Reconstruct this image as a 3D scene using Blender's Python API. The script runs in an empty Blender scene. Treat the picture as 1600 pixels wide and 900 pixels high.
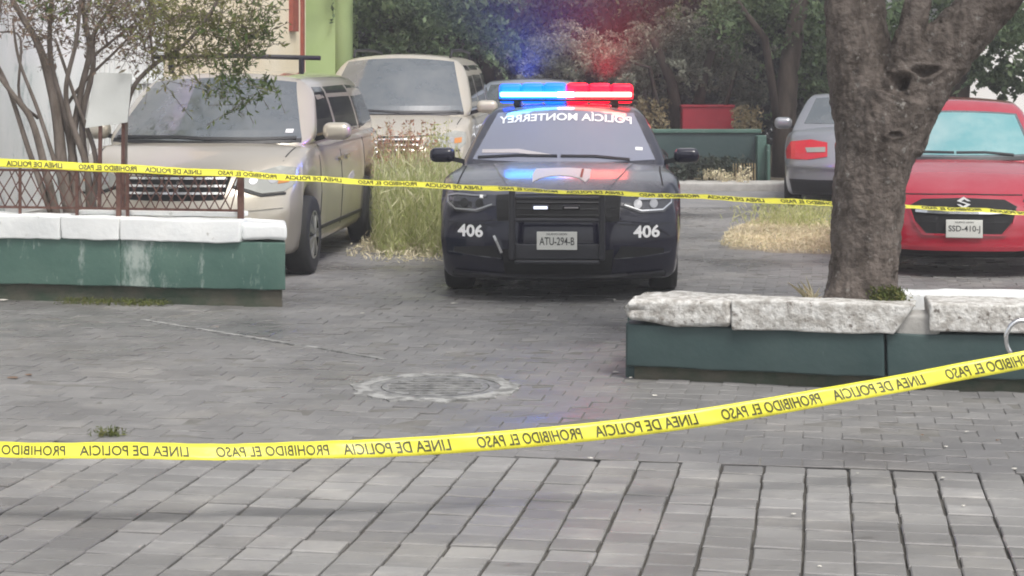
import bpy, bmesh, math, random
import numpy as np
from mathutils import Vector, Matrix, noise as mn
from mathutils.bvhtree import BVHTree
random.seed(7)
rng = np.random.default_rng(7)
R = math.radians
sc = bpy.context.scene

# ------------------------------------------------------------ camera, world, sun
EYE, FOC = 1.75, 2900.0            # eye height (m), focal length in pixels of a 1600 px wide frame
cam_d = bpy.data.cameras.new('camera'); cam = bpy.data.objects.new('camera', cam_d)
sc.collection.objects.link(cam)
cam.location = (0, 0, EYE); cam.rotation_euler = (R(90), 0, 0)
cam_d.sensor_width = 36; cam_d.lens = FOC/1600*36
cam_d.shift_y = -0.2125
cam_d.clip_start = 0.1; cam_d.clip_end = 2000
sc.camera = cam

world = bpy.data.worlds.new('World'); sc.world = world; world.use_nodes = True
wn = world.node_tree; wn.nodes.clear()
w_out = wn.nodes.new('ShaderNodeOutputWorld'); w_bg = wn.nodes.new('ShaderNodeBackground')
w_sky = wn.nodes.new('ShaderNodeTexSky'); w_sky.sky_type = 'NISHITA'; w_sky.sun_disc = False
SUN_EL, SUN_ROT = R(58), R(150)
w_sky.sun_elevation = SUN_EL; w_sky.sun_rotation = SUN_ROT
w_sky.dust_density = 4.0; w_sky.air_density = 1.0; w_sky.ozone_density = 1.0
w_hs = wn.nodes.new('ShaderNodeHueSaturation'); w_hs.inputs['Saturation'].default_value = 0.30
wn.links.new(w_sky.outputs[0], w_hs.inputs['Color']); wn.links.new(w_hs.outputs[0], w_bg.inputs[0])
w_bg.inputs[1].default_value = 0.15
wn.links.new(w_bg.outputs[0], w_out.inputs[0])

sun_d = bpy.data.lights.new('sun', 'SUN'); sun = bpy.data.objects.new('sun', sun_d)
sc.collection.objects.link(sun)
sun_d.energy = 1.9; sun_d.angle = R(18); sun_d.color = (1.0, 0.96, 0.9)
sdir = Vector((math.sin(SUN_ROT)*math.cos(SUN_EL), math.cos(SUN_ROT)*math.cos(SUN_EL), math.sin(SUN_EL)))
sun.rotation_euler = sdir.to_track_quat('Z', 'Y').to_euler()

sc.view_settings.view_transform = 'Standard'; sc.view_settings.look = 'None'
sc.view_settings.exposure = 0.40; sc.view_settings.gamma = 1.0
sc.view_settings.use_curve_mapping = False
sc.cycles.use_denoising = True
sc.cycles.filter_width = 1.9
sc.cycles.max_bounces = 6; sc.cycles.volume_bounces = 0; sc.cycles.sample_clamp_indirect = 4.0; sc.cycles.transparent_max_bounces = 8

# ------------------------------------------------------------ helpers
COL = sc.collection
def gp(px, py):
    """ground point seen at a pixel"""
    Z = FOC*EYE/(py-110.0); return ((px-800)/FOC*Z, Z)
def pt(px, py, Z):
    return Vector(((px-800)/FOC*Z, Z, EYE-(py-110)/FOC*Z))

def tag(o, label=None, cat=None, group=None, kind=None):
    if label: o['label'] = label
    if cat: o['category'] = cat
    if group: o['group'] = group
    if kind: o['kind'] = kind
    return o
def empty(name, loc=(0, 0, 0), rz=0.0):
    o = bpy.data.objects.new(name, None); COL.objects.link(o)
    o.location = loc; o.rotation_euler = (0, 0, rz); o.empty_display_size = .1
    return o
def mesh_obj(name, V, F, mat, parent=None, smooth=False, loc=None, rot=None):
    me = bpy.data.meshes.new(name)
    V = np.asarray(V, dtype=float)
    me.from_pydata(V.tolist(), [], F if isinstance(F, list) else F.tolist())
    me.update()
    if smooth: me.polygons.foreach_set('use_smooth', [True]*len(me.polygons))
    if mat: me.materials.append(mat)
    o = bpy.data.objects.new(name, me); COL.objects.link(o)
    if parent: o.parent = parent
    if loc is not None: o.location = loc
    if rot is not None: o.rotation_euler = rot
    return o
class MB:
    def __init__(s): s.V = []; s.F = []
    def add(s, V, F):
        n = len(s.V); s.V += [tuple(v) for v in V]; s.F += [tuple(i+n for i in f) for f in F]; return s
    def box(s, c, d, M=None):
        x, y, z = (q/2 for q in d)
        V = [Vector((a*x, b*y, e*z)) for a in (-1, 1) for b in (-1, 1) for e in (-1, 1)]
        if M is not None: V = [M @ v for v in V]
        V = [v+Vector(c) for v in V]
        return s.add(V, [(0, 1, 3, 2), (4, 6, 7, 5), (0, 4, 5, 1), (2, 3, 7, 6), (0, 2, 6, 4), (1, 5, 7, 3)])
    def bar(s, p, q, w, h=None, up=(0, 0, 1)):
        p, q = Vector(p), Vector(q); d = (q-p); L = d.length; d.normalize()
        u = Vector(up)
        if abs(d.dot(u)) > .98: u = Vector((0, 1, 0))
        a = d.cross(u).normalized(); b = a.cross(d)
        h = h or w; V = []
        for e in (p, q):
            for i, j in ((-1, -1), (1, -1), (1, 1), (-1, 1)): V.append(e+a*(i*w/2)+b*(j*h/2))
        return s.add(V, [(0, 1, 2, 3), (7, 6, 5, 4), (0, 4, 5, 1), (1, 5, 6, 2), (2, 6, 7, 3), (3, 7, 4, 0)])
    def tube(s, pts, rad, n=8, cap=True):
        pts = [Vector(p) for p in pts]; m = len(pts); V = []
        for i, p in enumerate(pts):
            d = (pts[min(i+1, m-1)]-pts[max(i-1, 0)]).normalized()
            u = Vector((0, 1, 0)) if abs(d.y) < .9 else Vector((1, 0, 0))
            a = d.cross(u).normalized(); b = a.cross(d).normalized()
            r = rad[i] if hasattr(rad, '__len__') else rad
            for k in range(n):
                t = 2*math.pi*k/n; V.append(p+a*(r*math.cos(t))+b*(r*math.sin(t)))
        F = [(i*n+k, i*n+(k+1) % n, (i+1)*n+(k+1) % n, (i+1)*n+k) for i in range(m-1) for k in range(n)]
        if cap: F += [tuple(range(n))[::-1], tuple((m-1)*n+k for k in range(n))]
        return s.add(V, F)
    def obj(s, name, mat, parent=None, smooth=False, **k):
        return mesh_obj(name, s.V, s.F, mat, parent, smooth, **k)

def gridbox(xs, ys, zs):
    """surface of a box as a welded grid through the given coordinate lists"""
    idx = {}; V = []; F = []
    def vi(p):
        k = (round(p[0], 5), round(p[1], 5), round(p[2], 5))
        if k not in idx: idx[k] = len(V); V.append(p)
        return idx[k]
    def face(A, B, f, flip):
        for i in range(len(A)-1):
            for j in range(len(B)-1):
                q = [vi(f(A[i], B[j])), vi(f(A[i+1], B[j])), vi(f(A[i+1], B[j+1])), vi(f(A[i], B[j+1]))]
                F.append(tuple(q[::-1] if flip else q))
    face(xs, ys, lambda a, b: (a, b, zs[0]), True); face(xs, ys, lambda a, b: (a, b, zs[-1]), False)
    face(xs, zs, lambda a, b: (a, ys[0], b), False); face(xs, zs, lambda a, b: (a, ys[-1], b), True)
    face(ys, zs, lambda a, b: (xs[0], a, b), True); face(ys, zs, lambda a, b: (xs[-1], a, b), False)
    return np.array(V, float), F
def lin(lo, hi, n, r=0.0, m=4):
    """n inner steps plus m steps inside the rounding radius at each end"""
    if r <= 0: return list(np.linspace(lo, hi, n+1))
    return list(np.linspace(lo, lo+r, m+1))[:-1]+list(np.linspace(lo+r, hi-r, n+1))[:-1]+list(np.linspace(hi-r, hi, m+1))
def round_box(V, lo, hi, r):
    lo = np.array(lo, float); hi = np.array(hi, float)
    r = np.broadcast_to(np.asarray(r, float), (3,))
    inner = np.clip(V, lo+r, hi-r); d = (V-inner)/r
    # cube-to-sphere on the corner zones
    n = np.linalg.norm(d, axis=1); mx = np.abs(d).max(axis=1)
    s = np.where(n > 1e-6, mx/np.maximum(n, 1e-9), 1)
    return inner+d*s[:, None]*r
def rbox(name, c, d, r, mat, parent=None, n=(2, 2, 2), M=None, warp=None, m=3):
    d = np.array(d, float)
    r = min(r, d.min()/2*.99)
    X, Y, Z = (lin(-d[i]/2, d[i]/2, n[i], r, m) for i in range(3))
    V, F = gridbox(X, Y, Z); V = round_box(V, -d/2, d/2, r)
    if warp is not None: V = warp(V)
    if M is not None: V = V @ np.array(M.to_3x3()).T
    V = V+np.array(c)
    return mesh_obj(name, V, F, mat, parent, True)
def fbm(p, sc_=1.0, o=3):
    return mn.fractal(Vector(p)*sc_, 1.0, 2.0, o)

# ------------------------------------------------------------ materials
def newmat(name):
    m = bpy.data.materials.new(name); m.use_nodes = True
    nt = m.node_tree; b = nt.nodes['Principled BSDF']; return m, nt, b
def N(nt, t, **k):
    n = nt.nodes.new(t)
    for a, v in k.items():
        if a in n.inputs.keys(): n.inputs[a].default_value = v
        else: setattr(n, a, v)
    return n
def mixc(nt, fac, a, b, mode='MIX'):
    n = nt.nodes.new('ShaderNodeMix'); n.data_type = 'RGBA'; n.blend_type = mode
    for i, v in ((0, fac), (6, a), (7, b)):
        if hasattr(v, 'links'): nt.links.new(v, n.inputs[i])
        else: n.inputs[i].default_value = v if i == 0 else (*v, 1) if len(v) == 3 else v
    return n.outputs[2]
def ramp(nt, src, stops):
    n = nt.nodes.new('ShaderNodeValToRGB'); e = n.color_ramp.elements
    while len(e) < len(stops): e.new(.5)
    for x, (p, c) in zip(e, stops):
        x.position = p; x.color = (c, c, c, 1) if not hasattr(c, '__len__') else (*c, 1)
    nt.links.new(src, n.inputs[0]); return n.outputs[0]
def noise_n(nt, scale, detail=4, rough=.55, vec=None, coord='Object', stretch=None):
    tc = nt.nodes.new('ShaderNodeTexCoord'); out = tc.outputs[coord]
    if stretch:
        mp = nt.nodes.new('ShaderNodeMapping'); mp.inputs['Scale'].default_value = stretch
        nt.links.new(out, mp.inputs[0]); out = mp.outputs[0]
    n = N(nt, 'ShaderNodeTexNoise', Scale=scale, Detail=detail, Roughness=rough)
    nt.links.new(out, n.inputs['Vector']); return n.outputs['Fac']
def bump(nt, b, h, strength=.3, dist=.01):
    n = N(nt, 'ShaderNodeBump', Strength=strength, Distance=dist)
    nt.links.new(h, n.inputs['Height']); nt.links.new(n.outputs[0], b.inputs['Normal'])
def rough_mat(name, c1, c2, scale=3, rough=.85, stops=(.35, .65), bstr=.3, bscale=40, coord='Object', stretch=None, spots=None, spec=.3, bdist=.01, sstretch=None):
    m, nt, b = newmat(name)
    f = ramp(nt, noise_n(nt, scale, 5, .6, coord=coord, stretch=stretch), [(stops[0], 0), (stops[1], 1)])
    c = mixc(nt, f, c1, c2)
    if spots:
        sc2, lo, hi, c3 = spots
        c = mixc(nt, ramp(nt, noise_n(nt, sc2, 6, .7, coord=coord, stretch=sstretch), [(lo, 0), (hi, 1)]), c, c3)
    nt.links.new(c, b.inputs['Base Color']); b.inputs['Roughness'].default_value = rough
    b.inputs['Specular IOR Level'].default_value = spec
    if bstr: bump(nt, b, noise_n(nt, bscale, 4, coord=coord), bstr, bdist)
    return m
def flat_mat(name, c, rough=.6, metal=0, spec=.5):
    m, nt, b = newmat(name); b.inputs['Base Color'].default_value = (*c, 1)
    b.inputs['Roughness'].default_value = rough; b.inputs['Metallic'].default_value = metal
    b.inputs['Specular IOR Level'].default_value = spec
    # faint unevenness
    bump(nt, b, noise_n(nt, 25, 2), .05, .005)
    return m
def paint_mat(name, c, rough=.28, metal=0.0, dust=(.35, .32, .28), damt=.15, coat=1.0):
    m, nt, b = newmat(name)
    f = ramp(nt, noise_n(nt, 2.2, 6, .65), [(.40, 0), (.75, 1)])
    mul = nt.nodes.new('ShaderNodeMath'); mul.operation = 'MULTIPLY'; mul.inputs[1].default_value = damt
    nt.links.new(f, mul.inputs[0])
    nt.links.new(mixc(nt, mul.outputs[0], c, dust), b.inputs['Base Color'])
    b.inputs['Metallic'].default_value = metal; b.inputs['Roughness'].default_value = rough
    b.inputs['Coat Weight'].default_value = coat; b.inputs['Coat Roughness'].default_value = .06
    bump(nt, b, noise_n(nt, 3.0, 2), .08, .01)
    return m
def sky_sheen_dust(m, amt, col=(.42, .42, .41), lo=.80):  # pale tint on upward faces: dust plus painted sky sheen
    nt = m.node_tree; b = nt.nodes['Principled BSDF']; g = nt.nodes.new('ShaderNodeNewGeometry'); sx = nt.nodes.new('ShaderNodeSeparateXYZ')
    nt.links.new(g.outputs['Normal'], sx.inputs[0]); mr = nt.nodes.new('ShaderNodeMapRange'); mr.inputs['From Min'].default_value = lo
    mr.inputs['To Max'].default_value = amt; nt.links.new(sx.outputs['Z'], mr.inputs['Value'])
    nz = nt.nodes.new('ShaderNodeMath'); nz.operation = 'MULTIPLY'; nt.links.new(mr.outputs[0], nz.inputs[0])
    nt.links.new(ramp(nt, noise_n(nt, 3.5, 6, .7), [(.35, .45), (.62, 1)]), nz.inputs[1])
    src = b.inputs['Base Color'].links[0].from_socket
    nt.links.new(mixc(nt, nz.outputs[0], src, col), b.inputs['Base Color'])
    r_ = nt.nodes.new('ShaderNodeMapRange'); r_.inputs['To Min'].default_value = b.inputs['Coat Roughness'].default_value
    r_.inputs['To Max'].default_value = .5; nt.links.new(nz.outputs[0], r_.inputs['Value']); nt.links.new(r_.outputs[0], b.inputs['Coat Roughness'])
def glass_mat(name, c, ior=2.0, dust=(.3, .3, .28), damt=.25, rough=.06):
    m, nt, b = newmat(name)
    f = ramp(nt, noise_n(nt, 2.5, 5, .6), [(.35, 0), (.8, 1)])
    mul = nt.nodes.new('ShaderNodeMath'); mul.operation = 'MULTIPLY'; mul.inputs[1].default_value = damt
    nt.links.new(f, mul.inputs[0])
    nt.links.new(mixc(nt, mul.outputs[0], c, dust), b.inputs['Base Color'])
    b.inputs['IOR'].default_value = ior; b.inputs['Roughness'].default_value = rough
    bump(nt, b, noise_n(nt, 1.6, 2), .05, .02)
    return m
def emit_mat(name, c, s):
    m, nt, b = newmat(name); b.inputs['Base Color'].default_value = (*c, 1)
    b.inputs['Emission Color'].default_value = (*c, 1); b.inputs['Emission Strength'].default_value = s
    return m
def leaf_mat(name, c1, c2, c3=None, trans=.25, patch=(.55, 1.25)):
    m, nt, b = newmat(name)
    g = nt.nodes.new('ShaderNodeNewGeometry')
    st = [(0, c1), (.6, c2)] + ([(1, c3)] if c3 else [])
    n = nt.nodes.new('ShaderNodeValToRGB'); e = n.color_ramp.elements
    while len(e) < len(st): e.new(.5)
    for x, (p, c) in zip(e, st): x.position = p; x.color = (*c, 1)
    nt.links.new(g.outputs['Random Per Island'], n.inputs[0])
    col = n.outputs[0]
    big = ramp(nt, noise_n(nt, 1.1, 3, .6), [(.35, patch[0]), (.65, patch[1])])
    col = mixc(nt, 1.0, col, big, 'MULTIPLY')
    nt.links.new(col, b.inputs['Base Color'])
    b.inputs['Roughness'].default_value = .6; b.inputs['Specular IOR Level'].default_value = .25
    tr = nt.nodes.new('ShaderNodeBsdfTranslucent'); nt.links.new(col, tr.inputs[0])
    mx = nt.nodes.new('ShaderNodeMixShader'); mx.inputs[0].default_value = trans
    nt.links.new(b.outputs[0], mx.inputs[1]); nt.links.new(tr.outputs[0], mx.inputs[2])
    nt.links.new(mx.outputs[0], nt.nodes['Material Output'].inputs[0])
    return m

def paver_mat(name, base, per_object, var=.22, tint=(1.0, 1.0, 1.0), damp=False):
    m, nt, b = newmat(name)
    if per_object: rnd = nt.nodes.new('ShaderNodeObjectInfo').outputs['Random']
    else: rnd = nt.nodes.new('ShaderNodeNewGeometry').outputs['Random Per Island']
    lo = tuple(base*(1-var)*t for t in tint); hi = tuple(base*(1+var)*t for t in tint)
    c = mixc(nt, rnd, lo, hi)
    # world-space stains, stretched by use
    tc = nt.nodes.new('ShaderNodeNewGeometry')
    def wn_(scale, det, rg, lo_, hi_, st):
        n = N(nt, 'ShaderNodeTexNoise', Scale=scale, Detail=det, Roughness=rg)
        mp = nt.nodes.new('ShaderNodeMapping'); mp.inputs['Scale'].default_value = st
        mp.inputs['Rotation'].default_value = (0, 0, R(9.5))
        nt.links.new(tc.outputs['Position'], mp.inputs[0]); nt.links.new(mp.outputs[0], n.inputs['Vector'])
        return ramp(nt, n.outputs['Fac'], [(lo_, 0), (hi_, 1)])
    s1 = wn_(.55, 6, .62, .42, .62, (.8, 1, 1))
    c = mixc(nt, s1, c, mixc(nt, 1.0, c, (.66, .65, .66), 'MULTIPLY'))
    s0 = wn_(1.7, 6, .65, .50, .66, (1, 1, 1))
    c = mixc(nt, s0, c, mixc(nt, 1.0, c, (1.22, 1.20, 1.16), 'MULTIPLY'))
    s2 = wn_(7, 6, .7, .52, .72, (.6, 1.3, 1))
    c = mixc(nt, s2, c, mixc(nt, 1.0, c, (1.35, 1.34, 1.32), 'MULTIPLY'))
    s3 = wn_(9, 6, .75, .58, .70, (.5, 1.6, 1))
    c = mixc(nt, s3, c, mixc(nt, 1.0, c, (.62, .61, .60), 'MULTIPLY'))
    nt.links.new(c, b.inputs['Base Color'])
    rr = nt.nodes.new('ShaderNodeMapRange'); rr.inputs['To Min'].default_value = .68; rr.inputs['To Max'].default_value = .26 if damp else .40
    nt.links.new(s1, rr.inputs['Value']); nt.links.new(rr.outputs[0], b.inputs['Roughness']); b.inputs['Specular IOR Level'].default_value = .5
    n = N(nt, 'ShaderNodeTexNoise', Scale=60, Detail=4); nt.links.new(tc.outputs['Position'], n.inputs['Vector'])
    bump(nt, b, n.outputs['Fac'], .35, .004)
    return m

M = {}
M['paver_part'] = paver_mat('paver_near', .225, True, .20, (1.0, .98, .955))
M['paver_mid'] = paver_mat('paver_mid', .185, True, .11, (1.0, .97, .955), True)
M['paver_far'] = paver_mat('paver_far', .18, False, .11, (1.0, .98, .965), True)
M['joint'] = rough_mat('joint_dirt', (.05, .045, .04), (.09, .085, .075), 8, .95)
M['sand'] = rough_mat('joint_sand', (.13, .125, .115), (.20, .195, .185), 5, .95)
M['road'] = rough_mat('road_far', (.19, .19, .195), (.26, .255, .255), 1.2, .8, bstr=.2, bscale=30)
M['earth'] = rough_mat('dry_earth', (.24, .21, .16), (.38, .34, .26), 3, .95, bstr=.6, bscale=12)
M['soil'] = rough_mat('dark_soil', (.06, .05, .035), (.13, .11, .08), 6, .95, bstr=.6, bscale=20)
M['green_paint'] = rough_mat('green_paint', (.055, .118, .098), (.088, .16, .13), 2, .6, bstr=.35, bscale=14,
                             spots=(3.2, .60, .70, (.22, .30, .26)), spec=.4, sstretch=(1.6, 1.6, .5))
def drips(m, spots_):
    nt = m.node_tree; b = nt.nodes['Principled BSDF']; tc = nt.nodes.new('ShaderNodeTexCoord'); sx = nt.nodes.new('ShaderNodeSeparateXYZ')
    nt.links.new(tc.outputs['Object'], sx.inputs[0]); nf = noise_n(nt, 16, 7, .78, stretch=(1, 1, .42))
    for x0, hw, amt in spots_:
        a = nt.nodes.new('ShaderNodeMath'); a.operation = 'SUBTRACT'; nt.links.new(sx.outputs['X'], a.inputs[0]); a.inputs[1].default_value = x0
        c = nt.nodes.new('ShaderNodeMath'); c.operation = 'ABSOLUTE'; nt.links.new(a.outputs[0], c.inputs[0])
        mr = nt.nodes.new('ShaderNodeMapRange'); nt.links.new(c.outputs[0], mr.inputs['Value']); mr.inputs['From Max'].default_value = hw
        mr.inputs['To Min'].default_value = amt; mr.inputs['To Max'].default_value = 0
        ad = nt.nodes.new('ShaderNodeMath'); ad.operation = 'ADD'; nt.links.new(mr.outputs[0], ad.inputs[0]); nt.links.new(nf, ad.inputs[1])
        f = ramp(nt, ad.outputs[0], [(.62, 0), (.86, .75)])
        src = b.inputs['Base Color'].links[0].from_socket
        nt.links.new(mixc(nt, f, src, (.42, .47, .44)), b.inputs['Base Color'])
drips(M['green_paint'], [(-2.80, .22, .34), (-3.24, .06, .22), (-2.30, .05, .20), (-2.60, .16, .16)])
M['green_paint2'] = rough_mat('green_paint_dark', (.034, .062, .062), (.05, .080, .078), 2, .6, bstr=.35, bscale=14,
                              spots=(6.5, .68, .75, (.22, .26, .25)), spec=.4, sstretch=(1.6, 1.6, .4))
M['mossy'] = rough_mat('mossy_plinth', (.05, .075, .05), (.12, .11, .085), 5, .9, bstr=.5, bscale=25)
M['white_cap'] = rough_mat('white_cap', (.78, .80, .80), (.86, .87, .86), 4, .75, bstr=.5, bscale=18,
                           spots=(9, .62, .70, (.42, .41, .37)))
M['grey_cap'] = rough_mat('worn_cap', (.36, .34, .31), (.66, .65, .62), 20, .85, (.38, .60), bstr=1.0, bscale=45,
                          spots=(26, .58, .66, (.17, .15, .13)))
M['concrete'] = rough_mat('concrete', (.34, .33, .31), (.46, .45, .43), 6, .85, bstr=.4)
M['pale_concrete'] = rough_mat('pale_concrete', (.16, .16, .155), (.34, .34, .33), 9, .8, (.44, .58), bstr=.5)
M['iron_cover'] = rough_mat('iron_cover', (.12, .12, .12), (.26, .26, .255), 14, .55, bstr=.4)
M['bark'] = rough_mat('bark', (.066, .053, .045), (.168, .140, .122), 12, .9, (.36, .64), bstr=1.0, bscale=26, stretch=(1, 1, .55),
                      spots=(20, .60, .66, (.25, .235, .215)), bdist=.03)
M['bark_dark'] = rough_mat('bark_dark', (.03, .022, .018), (.07, .055, .045), 8, .95, stretch=(1, 1, .3))
M['stem'] = rough_mat('stem_bark', (.09, .072, .058), (.19, .16, .14), 14, .9, stretch=(1, 1, .3))
M['rust'] = rough_mat('rust_iron', (.075, .035, .028), (.14, .075, .06), 14, .75)
M['sign_board'] = rough_mat('sign_board', (.50, .51, .49), (.60, .61, .59), 2, .5, bstr=.1)
M['white_wall'] = rough_mat('peeling_wall', (.74, .77, .76), (.86, .87, .86), 1.6, .85, bstr=.3, bscale=10,
                            spots=(2.6, .55, .62, (.50, .56, .55)), stretch=(1, 1, .35), sstretch=(1, 1, .4))
M['cream_wall'] = rough_mat('cream_wall', (.78, .68, .50), (.85, .77, .62), 1.0, .85, bstr=.2)
M['lime_wall'] = rough_mat('lime_wall', (.36, .47, .20), (.42, .53, .26), 1.0, .85, bstr=.2)
M['pale_wall'] = rough_mat('pale_wall', (.80, .78, .76), (.84, .82, .80), .8, .85, bstr=.1)
M['shutter'] = rough_mat('red_brown', (.24, .06, .045), (.32, .09, .06), 6, .7)
M['red_board'] = rough_mat('red_board', (.33, .02, .035), (.42, .03, .05), 2, .5, bstr=.1)
M['tape'] = rough_mat('yellow_tape', (.76, .70, .045), (.80, .75, .07), 2, .35, bstr=.25, bscale=10, spec=.5)
M['tape_text'] = flat_mat('tape_print', (.05, .05, .01), .5)
M['black_paint'] = paint_mat('black_paint', (.005, .005, .018), .2, 0, damt=.03, coat=.5)
M['black_paint'].node_tree.nodes['Principled BSDF'].inputs['Specular IOR Level'].default_value = .3
sky_sheen_dust(M['black_paint'], .42)  # light bonnet and roof: reflected sky painted in as a dusty tint
M['gold_paint'] = paint_mat('champagne_paint', (.52, .475, .395), .32, .4, damt=.2)
M['beige_paint'] = paint_mat('beige_paint', (.46, .43, .37), .4, .25, dust=(.47, .42, .32), damt=.5, coat=.6)
M['silver_paint'] = paint_mat('silver_paint', (.29, .30, .33), .32, .5, damt=.15)
M['blue_paint'] = paint_mat('pale_blue_paint', (.36, .40, .48), .3, .4, damt=.15)
M['red_paint'] = paint_mat('red_paint', (.34, .004, .024), .16, 0, damt=.04)
sky_sheen_dust(M['red_paint'], .16, (.55, .42, .42), .7)  # pinkish sky reflection painted into the upward faces
M['plastic'] = flat_mat('black_plastic', (.012, .012, .015), .5)
M['matte_bar'] = flat_mat('push_bar_black', (.022, .022, .028), .45)
M['void'] = flat_mat('dark_opening', (.004, .004, .005), .8)
M['rubber'] = flat_mat('tyre_rubber', (.018, .018, .018), .85)
M['rim'] = flat_mat('alloy_rim', (.42, .42, .43), .35, .8)
M['rim_dark'] = flat_mat('steel_rim_dark', (.03, .03, .03), .5, .5)
M['chrome'] = flat_mat('chrome', (.80, .80, .80), .15, 1.0)
M['glass'] = glass_mat('windscreen_glass', (.065, .08, .09), 2.6, damt=.3)
M['glass_police'] = glass_mat('police_windscreen', (.19, .205, .27), 2.6, damt=.2)
M['glass_teal'] = glass_mat('teal_sunshade_glass', (.12, .31, .33), 2.0, dust=(.36, .47, .47), damt=.8)  # pale blotches painted as reflection streaks along with dust
M['glass_side'] = glass_mat('side_glass', (.02, .022, .024), 2.2, damt=.05)
M['lamp'] = glass_mat('lamp_lens', (.30, .31, .28), 1.8, damt=.3)
M['lamp_dark'] = glass_mat('lamp_lens_dark', (.03, .03, .038), 1.9, damt=.05)
M['tail'] = glass_mat('tail_lens', (.55, .015, .03), 1.6, damt=.05)
M['amber'] = flat_mat('amber_lens', (.5, .2, .05), .3)
M['white_print'] = flat_mat('white_print', (.80, .80, .80), .5)
M['grey_print'] = flat_mat('grey_print', (.45, .42, .43), .5)
M['dark_print'] = flat_mat('dark_print', (.03, .03, .03), .5)
M['emblem'] = flat_mat('emblem_print', (.50, .46, .46), .5)
M['plate'] = flat_mat('plate_white', (.62, .62, .58), .5)
M['blue_lens'] = emit_mat('blue_lens', (.0, .07, 1.0), 3.2)
M['red_lens'] = emit_mat('red_lens', (1.0, .0, .02), 2.2)
M['blue_core'] = emit_mat('blue_core', (.12, .50, 1.0), 9.0)
M['red_core'] = emit_mat('red_core', (1.0, .22, .16), 9.0)
M['mid_core'] = emit_mat('middle_core', (.95, .75, 1.0), 9.0)
M['led_white'] = emit_mat('grille_led', (.8, .85, 1.0), .9)
M['leaf_olive'] = leaf_mat('leaf_olive', (.26, .25, .10), (.20, .23, .07), (.36, .33, .14), .45)
M['leaf_green'] = leaf_mat('leaf_green', (.08, .15, .04), (.16, .23, .06), (.26, .30, .09), .45)
M['leaf_brown'] = leaf_mat('leaf_brown', (.18, .125, .095), (.27, .19, .14), (.22, .20, .12), .35)
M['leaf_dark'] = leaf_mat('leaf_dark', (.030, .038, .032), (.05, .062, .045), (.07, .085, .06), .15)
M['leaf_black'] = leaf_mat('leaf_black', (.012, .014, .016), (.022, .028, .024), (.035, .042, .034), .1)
M['leaf_grey'] = leaf_mat('leaf_grey', (.17, .18, .14), (.27, .28, .22), (.38, .38, .30), .3)
M['leaf_mid'] = leaf_mat('leaf_mid', (.07, .11, .06), (.13, .19, .09), (.22, .28, .15), .3)
M['straw'] = leaf_mat('straw', (.70, .60, .42), (.86, .78, .58), (.62, .58, .34), .35, (.8, 1.1))
M['tall_grass'] = leaf_mat('tall_grass', (.40, .45, .16), (.60, .62, .30), (.80, .75, .50), .5, (.85, 1.1))
M['red_weed'] = leaf_mat('red_weed', (.52, .24, .17), (.62, .40, .28), (.66, .54, .38), .45)
M['gold_weed'] = leaf_mat('gold_weed', (.32, .25, .13), (.42, .34, .20), (.26, .24, .15), .3)
M['turf'] = leaf_mat('turf', (.09, .12, .03), (.14, .17, .04), (.22, .2, .07), .3)
M['litter'] = flat_mat('litter_pale', (.55, .53, .48), .7)

# ------------------------------------------------------------ ground
PHI = R(9.5)
DV = np.array([math.sin(PHI), math.cos(PHI)]); PV = np.array([math.cos(PHI), -math.sin(PHI)])
def grid2w(u, v): return PV*u+DV*v        # u across, v away
ground = MB().add([(-400, -40, -.03), (400, -40, -.03), (400, 900, -.03), (-400, 900, -.03)], [(0, 1, 2, 3)]).obj('ground', M['joint'])
tag(ground, 'grey paved yard with dark sandy joints between the pavers', kind='structure')
PW = .184
def paver_verts(du, dv, top, tl=(0, 0, 0, 0)):
    a, b = du/2, dv/2; e = .005 if du < PW-.006 else .0035
    V = [(-a, -b, -.03), (a, -b, -.03), (a, b, -.03), (-a, b, -.03),
         (-a, -b, top-e+tl[0]), (a, -b, top-e+tl[1]), (a, b, top-e+tl[2]), (-a, b, top-e+tl[3]),
         (-a+e, -b+e, top+tl[0]), (a-e, -b+e, top+tl[1]), (a-e, b-e, top+tl[2]), (-a+e, b-e, top+tl[3])]
    F = [(0, 1, 5, 4), (1, 2, 6, 5), (2, 3, 7, 6), (3, 0, 4, 7), (4, 5, 9, 8), (5, 6, 10, 9), (6, 7, 11, 10), (7, 4, 8, 11), (8, 9, 10, 11)]
    return V, F
PL = .158
V_EDGE = 8.36     # rows nearer than this have wide joints, beyond they run tight
near_meshes = []
for i in range(7):
    t = [random.uniform(-.002, .002) for _ in range(4)]
    V, F = paver_verts(PW-.011, PL-.009, 0.0, t)
    me = bpy.data.meshes.new('paver'); me.from_pydata(V, [], F); me.materials.append(M['paver_part']); near_meshes.append(me)
mid_meshes = []
for i in range(7):
    t = [random.uniform(-.0045, .0045) for _ in range(4)]
    V, F = paver_verts(PW-.002, PL-.002, 0.0, t)
    me = bpy.data.meshes.new('paver'); me.from_pydata(V, [], F); me.materials.append(M['paver_mid']); mid_meshes.append(me)
cells = []
for iu in range(-75, 75):
    off = (random.uniform(-.3, .3)+(.5 if iu % 2 else 0))*PL
    vmin, vmax = 4.9, 24.0
    v = V_EDGE - PL*25 + off*0.35
    # near field rows
    u = iu*PW+.02
    while v < V_EDGE-PL*.35:
        if v > 4.9: cells.append((u, v, True))
        v += PL
v = V_EDGE+PL*.2
row = 0
while v < 24:
    for iu in range(-75, 75):
        cells.append((iu*PW+(.5*PW if row % 2 else 0), v+.004*math.sin(iu), False))
    v += PL; row += 1
vis = []; rest = []
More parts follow.
